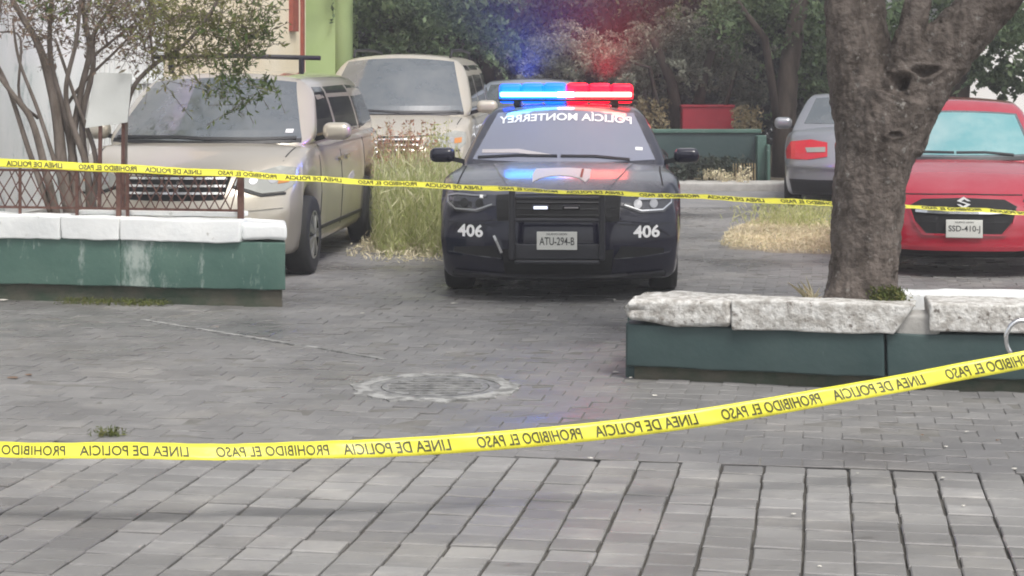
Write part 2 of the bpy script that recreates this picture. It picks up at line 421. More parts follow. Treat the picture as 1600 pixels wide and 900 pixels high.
for (u, v_, near) in cells:
    X, Y = grid2w(u, v_)
    if Y < 4.9 or abs(X) > Y*.30+2.2: continue
    px = 800+FOC*X/Y; py = 110+FOC*EYE/Y
    inside = -10 < px < 1610 and py < 905
    hid = (py < 560 and px > 980) or False
    (vis if inside and not hid else rest).append((Y, X, u, v_, near))
vis.sort()
parts, more = vis[:300], vis[300:]+rest
for (Y, X, u, v_, near) in parts:
    o = bpy.data.objects.new('paver', random.choice(near_meshes if near else mid_meshes))
    COL.objects.link(o); o.parent = ground
    o.location = (X+random.uniform(-.0035, .0035), Y+random.uniform(-.003, .003), random.uniform(-.0025, .0025)); o.rotation_euler = (0, 0, -PHI+random.uniform(-.012, .012))
mb = MB()
cs, sn = math.cos(-PHI), math.sin(-PHI)
for (Y, X, u, v_, near) in more:
    q = random.uniform(-.003, .003); k = .0045
    V, F = paver_verts(PW-(.011 if near else .002), PL-(.009 if near else .002), q, [random.uniform(-k, k) for _ in range(4)])
    mb.add([(X+x*cs-y*sn, Y+x*sn+y*cs, z) for x, y, z in V], F)
tag(mb.obj('paver_field', M['paver_far'], ground), kind='stuff')
mesh_obj('joint_sand', [(*grid2w(-16, V_EDGE-.05), -.004), (*grid2w(16, V_EDGE-.05), -.004), (*grid2w(16, 26), -.004), (*grid2w(-16, 26), -.004)], [(0, 1, 2, 3)], M['sand'], ground)
mesh_obj('joint_sand', [(*grid2w(-9, 3.5), -.016), (*grid2w(9, 3.5), -.016), (*grid2w(9, V_EDGE-.06), -.016), (*grid2w(-9, V_EDGE-.06), -.016)], [(0, 1, 2, 3)], M['joint'], ground)
# far road sheet beyond the modelled pavers
mesh_obj('road', [(-60, 23.6, .004), (60, 23.6, .004), (60, 120, .004), (-60, 120, .004)], [(0, 1, 2, 3)], M['road'])['kind'] = 'structure'
bpy.data.objects['road']['label'] = 'grey road surface running away under the trees'

# pale flush joint strip running diagonally from the left planter
sp = [gp(219, 500), gp(375, 525), gp(500, 545), gp(600, 562)]
mb = MB()
for a, b in zip(sp[:-1], sp[1:]): mb.bar((a[0], a[1], -.004), (b[0], b[1], -.0055), .03, .024)
tag(mb.obj('concrete_strip', M['pale_concrete']), 'thin pale concrete strip crossing the paving beside the left planter', kind='structure')

# manhole
mx, my = gp(680, 606)
mh = empty('manhole_cover', (mx, my, 0)); tag(mh, 'round manhole cover with pale worn rim in the paving before the police car', 'manhole cover')
def ring(r0, r1, z0, z1, n=40, jit=0):
    V = []; F = []
    for i in range(n):
        t = 2*math.pi*i/n; c, s = math.cos(t), math.sin(t); j = jit*math.sin(i*1.7)+jit*math.sin(i*3.1)
        V += [(c*(r0), s*(r0), z0), (c*r0, s*r0, z1), (c*(r1+j), s*(r1+j), z1-.002), (c*(r1+j), s*(r1+j), z0)]
    for i in range(n):
        a = i*4; b = ((i+1) % n)*4
        F += [(a, a+1, b+1, b), (a+1, a+2, b+2, b+1), (a+2, a+3, b+3, b+2)]
    return V, F
V, F = ring(.36, .455, -.02, .009, jit=.02); mesh_obj('rim', V, F, M['pale_concrete'], mh)
V, F = ring(.30, .36, -.02, .007); mesh_obj('frame', V, F, M['iron_cover'], mh)
V = [(0, 0, .008)]+[(.295*math.cos(t), .295*math.sin(t), .008) for t in np.linspace(0, 2*math.pi, 33)[:-1]]
mesh_obj('lid', V, [(0, i+1, (i+1) % 32+1) for i in range(32)], M['iron_cover'], mh)
mb = MB()
for k in range(-3, 4):
    L = math.sqrt(max(.01, .26**2-(k*.075)**2)); mb.box((0, k*.075, .012), (2*L, .018, .008))
tag(mb.obj('lid_ribs', M['iron_cover'], mh), kind='stuff')

# verges
def verge(name, poly, z, mat, label, dens=.35):
    bm = bmesh.new(); vs = [bm.verts.new((x, y, z)) for x, y in poly]; f = bm.faces.new(vs)
    x0, x1 = min(p[0] for p in poly), max(p[0] for p in poly); y0, y1 = min(p[1] for p in poly), max(p[1] for p in poly)
    for k in np.arange(x0, x1, dens): bmesh.ops.bisect_plane(bm, geom=bm.verts[:]+bm.edges[:]+bm.faces[:], plane_co=(k, 0, 0), plane_no=(1, 0, 0))
    for k in np.arange(y0, y1, dens): bmesh.ops.bisect_plane(bm, geom=bm.verts[:]+bm.edges[:]+bm.faces[:], plane_co=(0, k, 0), plane_no=(0, 1, 0))
    for v in bm.verts:
        if not v.is_boundary: v.co.z += -.02+.05*fbm((v.co.x, v.co.y, 0), 1.3)
        else: v.co.z = -.01
    bmesh.ops.recalc_face_normals(bm, faces=bm.faces)
    me = bpy.data.meshes.new(name); bm.to_mesh(me); bm.free()
    for p in me.polygons: p.use_smooth = True
    me.materials.append(mat); o = bpy.data.objects.new(name, me); COL.objects.link(o)
    if me.polygons[0].normal.z < 0: me.flip_normals()
    tag(o, label, kind='structure'); return o
verge('earth_verge', [gp(545, 385), gp(590, 398), gp(640, 394), gp(690, 400), gp(716, 380), (-.25, 20.2), (-.2, 27), (-4.5, 27), (-1.95, 21)], .05, M['earth'],
      'strip of dry earth between the two rows of parked cars')
isl = [gp(1125, 388), gp(1200, 394), gp(1290, 398), gp(1400, 392), (4.4, 20.3), (3.1, 21.0), gp(1185, 350), gp(1140, 366)]
verge('dry_island', isl, .04, M['earth'], 'low mound of dry straw coloured ground before the silver saloon', .2)

# ------------------------------------------------------------ planters
def slab(name, p0, p1, depth, z0, z1, mat, parent, r=.02, amp=.006, nz=2, shear_r=0.0, seed=0, nl=None, rough_left=0, skew=0.0):
    """oriented block: front edge p0->p1 (ground points), extends away by depth"""
    p0 = np.array(p0); p1 = np.array(p1); d = p1-p0; L = np.linalg.norm(d); d = d/L; b = np.array([-d[1], d[0]])
    nl = nl or max(3, int(L/.06))
    H = z1-z0; r = min(r, H*.45, depth*.45)
    V, F = gridbox(lin(0, L, nl, r, 3), lin(0, depth, 5, r, 3), lin(0, H, nz, r, 3))
    V = round_box(V, (0, 0, 0), (L, depth, H), r)
    out = []
    for x, y, z in V:
        n = mn.noise_vector(Vector((x*4+seed*7.3, y*4, z*4)))*amp + mn.noise_vector(Vector((x*15+seed*7.3, y*15, z*15)))*amp*.5
        if rough_left:
            k = max(0, 1-x/rough_left); x += k*.05*(mn.noise(Vector((y*9, z*9, seed)))+.3)*1.5; z -= k*.02*(1+mn.noise(Vector((x*20, y*12, 3))))*(1 if z > H/2 else -1.3); y += k*.02*mn.noise(Vector((x*22, z*22, 1)))
        if skew: x -= skew*y*min(1, max(0, (x-(L-.7))/.7))
        if shear_r: x -= shear_r*max(0, (x-(L-.25))/.25)*(1-z/H)
        x += n.x; y += n.y; z += n.z
        w = p0+d*x+b*y; out.append((w[0], w[1], z0+z))
    return mesh_obj(name, out, F, mat, parent, True)

# left planter
LP = empty('left_planter', (0, 0, 0)); LP.name = 'planter'
tag(LP, 'long green painted planter with white capstones and iron fence on the left', 'planter')
def lp(px): # front face ground point along the line
    A = np.array([-3.89, 14.10]); B = np.array([-1.67, 13.66]); t = (px-0)/445.0
    # intersect view ray with the line A-B
    k = (px-800)/FOC; d = B-A; s_ = (k*A[1]-A[0])/(d[0]-k*d[1]); return A+d*s_
lback = .75
slab('plinth', lp(-160)+np.array([0, .05]), lp(440)+np.array([0, .05]), lback-.1, -.02, .15, M['mossy'], LP, .01, .012, seed=1, skew=.36)
slab('wall', lp(-170), lp(188), lback, .13, .49, M['green_paint'], LP, .01, .006, seed=2)
slab('wall', lp(188), lp(446), lback, .13, .485, M['green_paint'], LP, .012, .006, seed=3, skew=.36)
off = np.array([0.0, -.035])
capx = [(-170, 95, .475, .655), (96, 187, .478, .648), (188, 376, .475, .64)]
for i, (a, b, z0, z1) in enumerate(capx):
    slab('capstone', lp(a)+off, lp(b)+off, .30, z0, z1, M['white_cap'], LP, .012, .010, seed=5+i)
slab('capstone', lp(377)+off*.4, lp(449)+off*.4, .45, .50, .62, M['white_cap'], LP, .03, .010, seed=11, skew=.36)
slab('rear_capstone', lp(-170)+np.array([.1, .62]), lp(440)+np.array([-.24, .62]), .15, .45, .60, M['white_cap'], LP, .018, .007, seed=12, skew=.36)
mesh_obj('soil', [(*(lp(-165)+[0, .2]), .56), (*(lp(436)+[0, .2]), .56), (*(lp(405)+[-.12, .7]), .58), (*(lp(-165)+[0, .7]), .58)], [(0, 1, 2, 3)], M['soil'], LP)
slab('ledge_slab', lp(113)+[0, .20], lp(372)+[0, .20], .14, .648, .685, M['white_cap'], LP, .008, .003, seed=14)

# iron lattice fence on the planter
FE = empty('lattice_fence', (0, 0, 0)); tag(FE, 'low rusty iron fence with crossed diagonal bars on the left planter', 'fence')
fo = np.array([0, .17])
def fp(px, z): a = lp(px)+fo; return Vector((a[0], a[1], z))
ZB, ZT = .70, .985
for a, w in ((-60, .02), (22, .02), (112, .022), (178, .035), (192, .022), (371, .045)):
    MB().bar(fp(a, .64), fp(a, 1.0), w).obj('post', M['rust'], FE)
for z, nm in ((ZB, 'bottom_rail'), (ZT, 'top_rail')):
    MB().bar(fp(-70, z), fp(371, z), .016, .018).obj(nm, M['rust'], FE)
bars = []
for k in range(-70, 372, 17):
    for sgn in (1, -1):
        a = k; b = k+sgn*34*random.uniform(.8, 1.1)
        a = min(max(a, -70), 369); b = min(max(b, -70), 369)
        p, q = fp(a, ZB), fp(b, ZT); q2 = p.lerp(q, .5)+Vector((random.uniform(-.012, .012), -.004*sgn, 0))
        m_ = MB().tube([p+Vector((0, -.006*sgn, 0)), q2, q+Vector((0, -.006*sgn, 0))], .0052, 5)
        m_.obj('bar', M['rust'], FE)

# small white sign board on two legs in the planter
SG = empty('sign_board', (*(lp(180)+[0, .45]), .56)); SG.matrix_world
SG2 = SG
ZS = lp(170)[1]+.45
c = [pt(133, 200, ZS), pt(199, 191, ZS-.03), pt(206, 115, ZS), pt(148, 113, ZS+.03)]
base = Vector(SG.location)
def rel(v): return v-base
nrm = (c[1]-c[0]).cross(c[3]-c[0]).normalized()*.012
V = [rel(p) for p in c]+[rel(p)+nrm*(-1 if nrm.y > 0 else 1)*-1 for p in c]
mesh_obj('board', V, [(0, 1, 2, 3), (7, 6, 5, 4), (0, 4, 5, 1), (1, 5, 6, 2), (2, 6, 7, 3), (3, 7, 4, 0)], M['sign_board'], SG)
for pxa, pxb in ((157, 155), (193, 191)):
    a = pt(pxa, 192, ZS+.01); b = pt(pxb, 345, ZS+.01); b.z = .56
    MB().bar(rel(a), rel(b), .026).obj('leg', M['rust'], SG)
tag(SG, 'blank tilted whitish sign board on two rusty legs beside the shrub stems', 'sign')

# right planter
RP = empty('planter', (0, 0, 0)); tag(RP, 'green planter with broken pale concrete capstones around the big tree', 'planter')
A0, A1, A2 = np.array([.655, 10.50]), np.array([1.99, 10.12]), np.array([3.6, 9.92])
def rp(px, o=0.0):
    k = (px-800)/FOC
    for A, B in ((A0, A1), (A1, A2)):
        d = B-A; s_ = (k*A[1]-A[0])/(d[0]-k*d[1])
        if s_ <= 1 or B is A2: return A+d*s_+np.array([0, o])
dep = .66
slab('plinth', rp(992, .06), rp(1384, .06), dep-.12, -.02, .09, M['mossy'], RP, .01, .01, seed=21)
slab('plinth', rp(1384, .07), rp(1800, .07), dep-.12, -.02, .09, M['mossy'], RP, .01, .01, seed=22)
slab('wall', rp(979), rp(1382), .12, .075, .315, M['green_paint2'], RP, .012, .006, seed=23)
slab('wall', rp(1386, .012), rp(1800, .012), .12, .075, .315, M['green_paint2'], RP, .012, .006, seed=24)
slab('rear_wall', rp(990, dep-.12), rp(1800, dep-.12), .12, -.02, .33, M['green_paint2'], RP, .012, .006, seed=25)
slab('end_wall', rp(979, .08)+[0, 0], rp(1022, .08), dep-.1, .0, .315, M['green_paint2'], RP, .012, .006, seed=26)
slab('capstone', rp(972, -.04), rp(1140, -.04), .26, .315, .468, M['grey_cap'], RP, .03, .013, nz=3, seed=31, rough_left=.28)
slab('capstone', rp(1141, -.04), rp(1428, -.04), .22, .315, .478, M['grey_cap'], RP, .012, .009, nz=3, seed=32, shear_r=.12)
slab('capstone', rp(1452, -.02), rp(1800, -.02), .34, .335, .485, M['grey_cap'], RP, .014, .008, nz=3, seed=33)
slab('broken_block', rp(1400, .03), rp(1470, .03), .2, .30, .42, M['concrete'], RP, .02, .012, seed=34)
slab('rear_capstone', rp(1000, dep-.16), rp(1205, dep-.16), .2, .33, .43, M['grey_cap'], RP, .025, .014, seed=35, rough_left=.2)
slab('rear_capstone', rp(1440, dep-.16), rp(1800, dep-.16), .2, .33, .485, M['white_cap'], RP, .025, .01, seed=36)
mesh_obj('soil', [(*rp(1000, .1), .33), (*rp(1384, .1), .33), (*rp(1800, .1), .34), (*rp(1790, .55), .34), (*rp(1384, .55), .36), (*rp(1010, .55), .33)], [(0, 1, 4, 5), (1, 2, 3, 4)], M['soil'], RP)
# steel hoop standing against the planter
HP = MB(); hc = pt(1597, 530, 9.75)
hp_pts = [hc+Vector((-.085*math.cos(t), .0, .10*math.sin(t))) for t in np.linspace(-.9, math.pi+.9, 22)]
HP.tube(hp_pts, .013, 8)
hoop = HP.obj('steel_hoop', M['chrome'], None, True)
tag(hoop, 'bent chromed steel hoop against the front of the right planter', 'hoop')

# ------------------------------------------------------------ plants
def leaf_quads(C, size, asp=2.2, jit=.35, drop=0.0):
    """one small folded leaf per centre"""
    n = len(C); C = np.asarray(C, float)
    d = rng.normal(size=(n, 3)); d[:, 2] -= drop; d /= np.linalg.norm(d, axis=1)[:, None]
    e = rng.normal(size=(n, 3)); w = np.cross(d, e); w /= np.linalg.norm(w, axis=1)[:, None]
    L = size*(1+jit*rng.normal(size=n)).clip(.4, 2)[:, None]; W = L/asp
    P = np.stack([C-d*L/2, C+w*W/2, C+d*L/2, C-w*W/2], 1).reshape(-1, 3)
    F = np.arange(4*n).reshape(n, 4)
    return P, F
def clump_points(centres, radii, per, flat=1.0):
    out = []
    for c, r in zip(centres, radii):
        k = max(3, int(per)); v = rng.normal(size=(k, 3)); v /= np.linalg.norm(v, axis=1)[:, None]
        v *= (rng.random(k)**.5)[:, None]*r; v[:, 2] *= flat; out.append(v+np.array(c))
    return np.concatenate(out)
def np_obj(name, P, F, mat, parent=None):
    me = bpy.data.meshes.new(name); nf, k = F.shape
    me.vertices.add(len(P)); me.vertices.foreach_set('co', P.astype(np.float32).ravel())
    me.loops.add(nf*k); me.loops.foreach_set('vertex_index', F.astype(np.int32).ravel())
    me.polygons.add(nf); me.polygons.foreach_set('loop_start', np.arange(0, nf*k, k, dtype=np.int32))
    me.update(calc_edges=True); me.validate()
    me.materials.append(mat); o = bpy.data.objects.new(name, me); COL.objects.link(o)
    if parent: o.parent = parent
    return o
def blades(name, pts, h, w, mat, lean=.25, parent=None, hv=.35, seg=2):
    n = len(pts); P = np.zeros((n, 5, 3)); b = np.asarray(pts, float)
    ang = rng.random(n)*2*math.pi; H = h*(1+hv*rng.normal(size=n)).clip(.3, 1.8); le = lean*1.6*rng.random(n)*H
    dx, dy = np.cos(ang), np.sin(ang); wx, wy = -dy*w/2, dx*w/2
    for i, (t, q, s) in enumerate(((0, 0, -1), (0, 0, 1), (.6, .35, 1), (1, 1, 0), (.6, .35, -1))):
        P[:, i, 0] = b[:, 0]+dx*le*q+wx*s; P[:, i, 1] = b[:, 1]+dy*le*q+wy*s; P[:, i, 2] = b[:, 2]+H*t
    return np_obj(name, P.reshape(-1, 3), np.arange(5*n).reshape(n, 5), mat, parent)
def wisps(name, pts, h, size, asp, mat, up=1.6, parent=None, hp=1.0):
    C = np.array(pts, float); n = len(C); C[:, 2] += h*rng.random(n)**hp*(.75+.5*rng.random(n))
    P_, F_ = leaf_quads(C, size, asp, .3, -up); return np_obj(name, P_, F_, mat, parent)
def scatter(poly, n, z=0.0, clump=0):
    xs = [p[0] for p in poly]; ys = [p[1] for p in poly]; out = []
    cl = [(random.uniform(min(xs), max(xs)), random.uniform(min(ys), max(ys))) for _ in range(clump)] if clump else None
    while len(out) < n:
        if cl: c = random.choice(cl); x, y = c[0]+random.gauss(0, .09), c[1]+random.gauss(0, .09)
        else: x, y = random.uniform(min(xs), max(xs)), random.uniform(min(ys), max(ys))
        ins = False; j = len(poly)-1
        for i in range(len(poly)):
            if (ys[i] > y) != (ys[j] > y) and x < (xs[j]-xs[i])*(y-ys[i])/(ys[j]-ys[i])+xs[i]: ins = not ins
            j = i
        if ins: out.append((x, y, z))
    return out

# tall weeds between the minivan and the police car
WG = [(-1.32, 17.9), (-1.15, 17.3), (-.95, 17.6), (-.80, 17.2), (-.58, 17.5), (-.50, 18.6), (-.55, 19.9), (-1.25, 20.4), (-1.45, 19)]
o = wisps('tall_grass', scatter(WG, 15000, .0), .78, .13, 13, M['tall_grass'], 2.2, hp=1.25)
WL = [(-1.55, 17.4), (-1.2, 16.9), (-.6, 16.8), (-.3, 17.3), (-.3, 20), (-1.5, 20)]
P_s = scatter(WL, 2600, .0, 60)
tag(wisps('short_grass', P_s, .10, .06, 7, M['straw'], .8), 'short faded grass round the foot of the tall weeds', 'grass', kind='stuff')
tag(o, 'tall yellow green grass growing between the minivan and the police car', 'grass', kind='stuff')
for i, (px, zz, n) in enumerate(((598, 19.2, 30), (628, 19.6, 34), (655, 19.4, 30), (690, 19.8, 26))):
    x0 = (px-800)/FOC*zz
    root = empty('weed_plant', (x0, zz, 0.03))
    tag(root, ['reddish weed plant by the rear door of the champagne minivan', 'tallest reddish weed plant in front of the beige van bonnet', 'rusty red weed plant amid the tall grass in mid gap', 'pale yellowing weed plant nearest the black car mirror'][i], 'weed', 'tall weeds before the beige van')
    tips = []; st = MB()
    for k in range(n):
        a = random.uniform(0, 6.28); r_ = random.uniform(.03, .20); hh = random.uniform(.75, 1.2)
        top = Vector((math.cos(a)*r_, math.sin(a)*r_*.6, hh)); st.tube([(0.03*math.cos(a), .03*math.sin(a), 0), top*.6, top], [.004, .003, .0015], 4, False)
        for f in np.linspace(.5, 1, 7): tips.append(top*f)
    tag(st.obj('stems', M['tall_grass'], root), kind='stuff')
    P_, F_ = leaf_quads(clump_points(tips, [.05]*len(tips), 6), .035, 2.4)
    np_obj('foliage', P_, F_, M['red_weed'] if i < 3 else M['tall_grass'], root)
# dry island straw
o = wisps('dry_straw', [(x, y, .02) for x, y, _ in scatter(isl, 15000)], .06, .06, 7, M['straw'], .2)
tag(o, 'pale dry straw covering the mound before the silver saloon', 'straw', kind='stuff')
pts = [(3.15+random.gauss(0, .28), 20.6+random.gauss(0, .35), .03) for _ in range(800)]
tag(wisps('weedy_grass', pts*3, .22, .08, 9, M['tall_grass'], 1.5), 'yellowish weedy grass under the tail of the silver saloon', 'grass', kind='stuff')
# tufts
def tuft(cx, cy, z, r, n, h, mat, label):
    pts = [(random.gauss(0, r), random.gauss(0, r*.7), 0) for _ in range(n)]
    o = wisps('grass_tuft', pts*2, h*.8, .026, 5, mat, .9); o.location = (cx, cy, z)
    tag(o, label, 'grass'); return o
x_, y_ = gp(172, 681); tuft(x_, y_, .0, .035, 110, .045, M['turf'], 'olive tuft of weeds in a paving joint behind the near tape')
for a in (120, 165, 205, 240): 
    q = lp(a)+[0, -.03]; tuft(q[0], q[1], 0, .07, 200, .05, M['turf'],
     {120: 'thin weeds at the foot of the left planter, leftmost clump', 165: 'weeds at the foot of the left planter below the sign', 205: 'yellowed weeds at the left planter foot just left of the drip stain', 240: 'weeds at the foot of the left planter under the pale drip stain'}[a])

# ---- the big tree in the right planter
TZ = 10.52; TS = FOC/TZ
def tp(px, py, dz=0.0): return Vector(((px-800)/TS, TZ+dz, EYE-(py-110)/TS))
def remesh_tubes(tubes, vox):
    mb = MB()
    for pts, rad in tubes:
        # resample smoothly
        P = []; Rr = []
        for i in range(len(pts)-1):
            p0, p1, p2, p3 = pts[max(i-1, 0)], pts[i], pts[i+1], pts[min(i+2, len(pts)-1)]
            for t in np.linspace(0, 1, 7)[:-1]:
                P.append(.5*((2*p1)+(-p0+p2)*t+(2*p0-5*p1+4*p2-p3)*t*t+(-p0+3*p1-3*p2+p3)*t**3)); Rr.append(rad[i]*(1-t)+rad[i+1]*t)
        P.append(pts[-1]); Rr.append(rad[-1]); mb.tube(P, Rr, 20)
    me = bpy.data.meshes.new('tmp'); me.from_pydata(mb.V, [], mb.F)
    o = bpy.data.objects.new('tmp', me); COL.objects.link(o)
    md = o.modifiers.new('r', 'REMESH'); md.mode = 'VOXEL'; md.voxel_size = vox; md.use_smooth_shade = True
    sm = o.modifiers.new('s', 'SMOOTH'); sm.iterations = 6; sm.factor = .5
    dg = bpy.context.evaluated_depsgraph_get(); ev = o.evaluated_get(dg)
    m2 = bpy.data.meshes.new_from_object(ev); bpy.data.objects.remove(o); return m2
trunk_t = ([tp(1343, 500), tp(1344, 470), tp(1351, 400), tp(1358, 300), tp(1368, 245), tp(1380, 195), tp(1394, 150)],
           [.25, .208, .196, .206, .226, .252, .265])
def w(px): return px/2/TS*.9
limbs = [([tp(1368, 240), tp(1345, 150, .03), tp(1326, 60), tp(1312, -20), tp(1290, -180, -.1), tp(1220, -420, -.3)], [.2, w(110), w(80), w(66), w(55), w(30)]),
         ([tp(1378, 220, .1), tp(1374, 130, .16), tp(1366, 40, .25), tp(1372, -60, .4), tp(1400, -350, .7)], [.2, w(100), w(80), w(70), w(30)]),
         ([tp(1390, 200), tp(1408, 120, -.05), tp(1418, 50, -.08), tp(1440, -30, -.05), tp(1480, -260, .1)], [.2, w(72), w(50), w(48), w(30)]),
         ([tp(1385, 220), tp(1430, 130), tp(1475, 78, -.02), tp(1548, -2, -.06), tp(1640, -110, -.15), tp(1800, -330, -.3)], [.22, w(130), w(106), w(92), w(85), w(40)]),
         ([tp(1343, 430, .02), tp(1318, 465, -.04), tp(1268, 505, -.05)], [.17, .13, .05]),
         ([tp(1350, 440, -.05), tp(1378, 470, -.1), tp(1412, 510, -.14)], [.16, .12, .05])]
me = remesh_tubes([trunk_t]+limbs, .011)
co = np.empty(len(me.vertices)*3); me.vertices.foreach_get('co', co); co = co.reshape(-1, 3)
no = np.empty(len(me.vertices)*3); me.vertices.foreach_get('normal', no); no = no.reshape(-1, 3)
holes = [(tp(1396, 128, -.27), .06, .10), (tp(1434, 112, -.25), .042, .07), (tp(1386, 208, -.27), .022, .03)]
for i, c in enumerate(co):
    v = Vector(c); wv = mn.noise_vector(Vector((v.x*3, v.y*3, v.z*2)))*.12
    d = .010*mn.fractal(Vector((v.x*5, v.y*5, v.z*2.4)), 1, 2, 3)
    ds, _ = mn.voronoi(Vector(((v.x+wv.x)*13, (v.y+wv.y)*13, (v.z+wv.z)*5.0)))
    f = ds[1]-ds[0]; d += .010*min(1, f*2.6)-.010
    ds, _ = mn.voronoi(Vector(((v.x+wv.y)*34, (v.y+wv.z)*34, (v.z+wv.x)*16)))
    d += .006*min(1, (ds[1]-ds[0])*2.2)-.003
    for h, r_, dp in holes:
        q = math.hypot((v.x-h.x)*(.8+.4*math.sin(v.z*31)), (v.z-h.z)*1.25)
        if v.y < TZ and q < r_*2:
            d += -dp*max(0, 1-(q/r_)**3) + .012*math.exp(-((q-r_*1.25)/(r_*.3))**2)
    co[i] += no[i]*d
me.vertices.foreach_set('co', co.ravel()); me.update(); me.materials.append(M['bark'])
for p in me.polygons: p.use_smooth = True
BT = empty('tree', (1.98, TZ, .3)); BT.location = (0, 0, 0)
tag(BT, 'thick rough barked tree forking above the broken right planter', 'tree')
me.name = 'trunk'; o = bpy.data.objects.new('trunk', me); COL.objects.link(o); o.parent = BT
# crown above the frame: leafy masses round limb ends
cc = []; rr = []
for L in limbs[:4]:
    e = L[0][-1]
    for k in range(26):
        cc.append((e.x+random.gauss(0, 1.1), e.y+random.gauss(0, 1.2), e.z+.9+abs(random.gauss(0, .8)))); rr.append(random.uniform(.3, .55))
P_, F_ = leaf_quads(clump_points(cc, rr, 170), .075, 2)
np_obj('crown', P_, F_, M['leaf_mid'], BT)
mb = MB()
for L in limbs[:4]:
    e = L[0][-1]
    for k in range(6):
        q = Vector(random.choice(cc)); mb.tube([e, (e+q)/2+Vector((0, 0, .1)), q], [.05, .03, .01], 5)
tag(mb.obj('branches', M['bark'], BT), kind='stuff')
q = tp(1376, 470, -.2)
pts = [(random.gauss(0, .045), random.gauss(0, .03), 0) for _ in range(700)]
o = wisps('grass_tuft', pts*3, .12, .03, 4, M['turf'], .8); o.location = (q.x, q.y-.03, .41); tag(o, 'mossy green grass tuft at the foot of the big tree', 'grass')
mb = MB()
g = blades('twiggy_sprig', [(random.gauss(0, .02), random.gauss(0, .02), 0) for _ in range(26)], .10, .004, M['straw'], .8)
q = tp(1263, 470, -.1); g.location = (q.x, q.y, .42); tag(g, 'small dry twiggy sprig left of the big tree trunk', 'twig')

# ---- multi-stemmed shrub in the left planter
SZ = lp(110)[1]+.5
def sp_(px, py, dz=0.): return pt(px, py, SZ+dz)
SH = empty('shrub', (*(lp(115)+[0, .5]), .5)); b0 = Vector(SH.location)
tag(SH, 'sparse many stemmed shrub with olive and brown leaves in the left planter', 'shrub')
stems = [([(112, 345), (98, 270), (90, 190), (78, 130), (60, 70), (25, 10), (0, -40)], .055, .016),
         ([(120, 345), (118, 280), (108, 210), (95, 160), (80, 100), (78, 40), (84, -40)], .04, .014),
         ([(90, 345), (72, 270), (50, 190), (22, 150), (-20, 95)], .038, .014),
         ([(84, 345), (45, 235), (10, 130), (-30, 60)], .026, .012),
         ([(128, 345), (112, 250), (125, 150), (140, 80), (132, 30), (128, -40)], .034, .014),
         ([(140, 345), (135, 260), (108, 180), (104, 130), (120, 60), (127, -20)], .03, .012),
         ([(140, 345), (150, 250), (118, 155), (86, 60)], .026, .01),
         ([(150, 345), (128, 200), (145, 110), (146, 55), (170, 15), (190, -30)], .028, .012),
         ([(100, 300), (62, 180), (30, 95), (20, 30)], .02, .008),
         ([(60, 185), (30, 150), (32, 60), (0, 50)], .014, .007),
         ([(145, 88), (180, 60), (212, 34)], .014, .006),
         ([(196, 345), (196, 200), (207, 140), (240, 102), (290, 68), (330, 18), (350, -20)], .022, .012),
         ([(240, 102), (235, 50), (236, -20)], .012, .008),
         ([(88, 190), (130, 130), (200, 60), (232, 10)], .016, .006)]
ends = []
for k, (pp, r0, r1) in enumerate(stems):
    P = [sp_(x, y, .12*math.sin(k*2.1)*(1-y/345)) for x, y in pp]; n = len(P)
    PP = []; RR = []
    for i in range(n-1):
        p0, p1, p2, p3 = P[max(i-1, 0)], P[i], P[i+1], P[min(i+2, n-1)]
        for t in np.linspace(0, 1, 6)[:-1]:
            PP.append(.5*((2*p1)+(-p0+p2)*t+(2*p0-5*p1+4*p2-p3)*t*t+(-p0+3*p1-3*p2+p3)*t**3)-b0); f = (i+t)/(n-1); RR.append(r0*(1-f)+r1*f)
    PP.append(P[-1]-b0); RR.append(r1)
    MB().tube(PP, RR, 7).obj('stem', M['stem'], SH, True)
    ends.append(PP)
tw = MB()
def shrub_leaves(regions, mat, nm, size):
    C = []
    for (px, py, rx, ry, n) in regions:
        for k in range(n):
            x = random.gauss(px, rx); y = random.gauss(py, ry)
            c = sp_(x, y, random.gauss(0, .22))-b0
            L = random.uniform(.08, .22); a = random.uniform(0, 6.28)
            d = Vector((math.cos(a), random.uniform(-.5, .5), math.sin(a)*.7+.1)).normalized()*L
            tw.tube([c-d, c+d], [.0032, .0015], 3, False)
            for t in np.linspace(-1, 1, 13): C.append(c+d*t+Vector((random.gauss(0, .014), random.gauss(0, .014), random.gauss(0, .014))))
    P_, F_ = leaf_quads(np.array(C), size, 3.4); np_obj(nm, P_, F_, mat, SH)
shrub_leaves([(30, 20, 30, 22, 26), (95, 18, 45, 22, 46), (60, 60, 30, 16, 12), (165, 20, 34, 24, 40), (200, 40, 30, 22, 26), (180, 72, 34, 13, 22)], M['leaf_brown'], 'brown_foliage', .045)
shrub_leaves([(120, 15, 50, 20, 22), (270, 30, 34, 28, 60), (330, 35, 36, 30, 64), (385, 50, 22, 26, 34), (290, 85, 30, 22, 40), (250, 70, 26, 24, 22), (230, 20, 25, 22, 26)], M['leaf_olive'], 'olive_foliage', .05)
shrub_leaves([(360, 100, 16, 18, 20), (406, 55, 12, 16, 14), (412, 138, 8, 12, 9), (360, 150, 9, 12, 8), (348, 128, 14, 10, 10), (395, 30, 14, 14, 12), (350, 60, 30, 22, 16), (55, 6, 20, 8, 8)], M['leaf_green'], 'green_foliage', .055)
tag(tw.obj('twigs', M['stem'], SH), kind='stuff')
C = [(random.gauss(-3.9, .8)-b0.x, random.gauss(15.9, .9)-b0.y, random.uniform(3.0, 4.6)-b0.z) for _ in range(150)]  # unseen crown over the van, added for its reflection in the windscreen
P_, F_ = leaf_quads(clump_points(C, [random.uniform(.15, .35) for _ in C], 60), .07, 3); np_obj('added_unseen_crown', P_, F_, M['leaf_olive'], SH)
mb = MB()
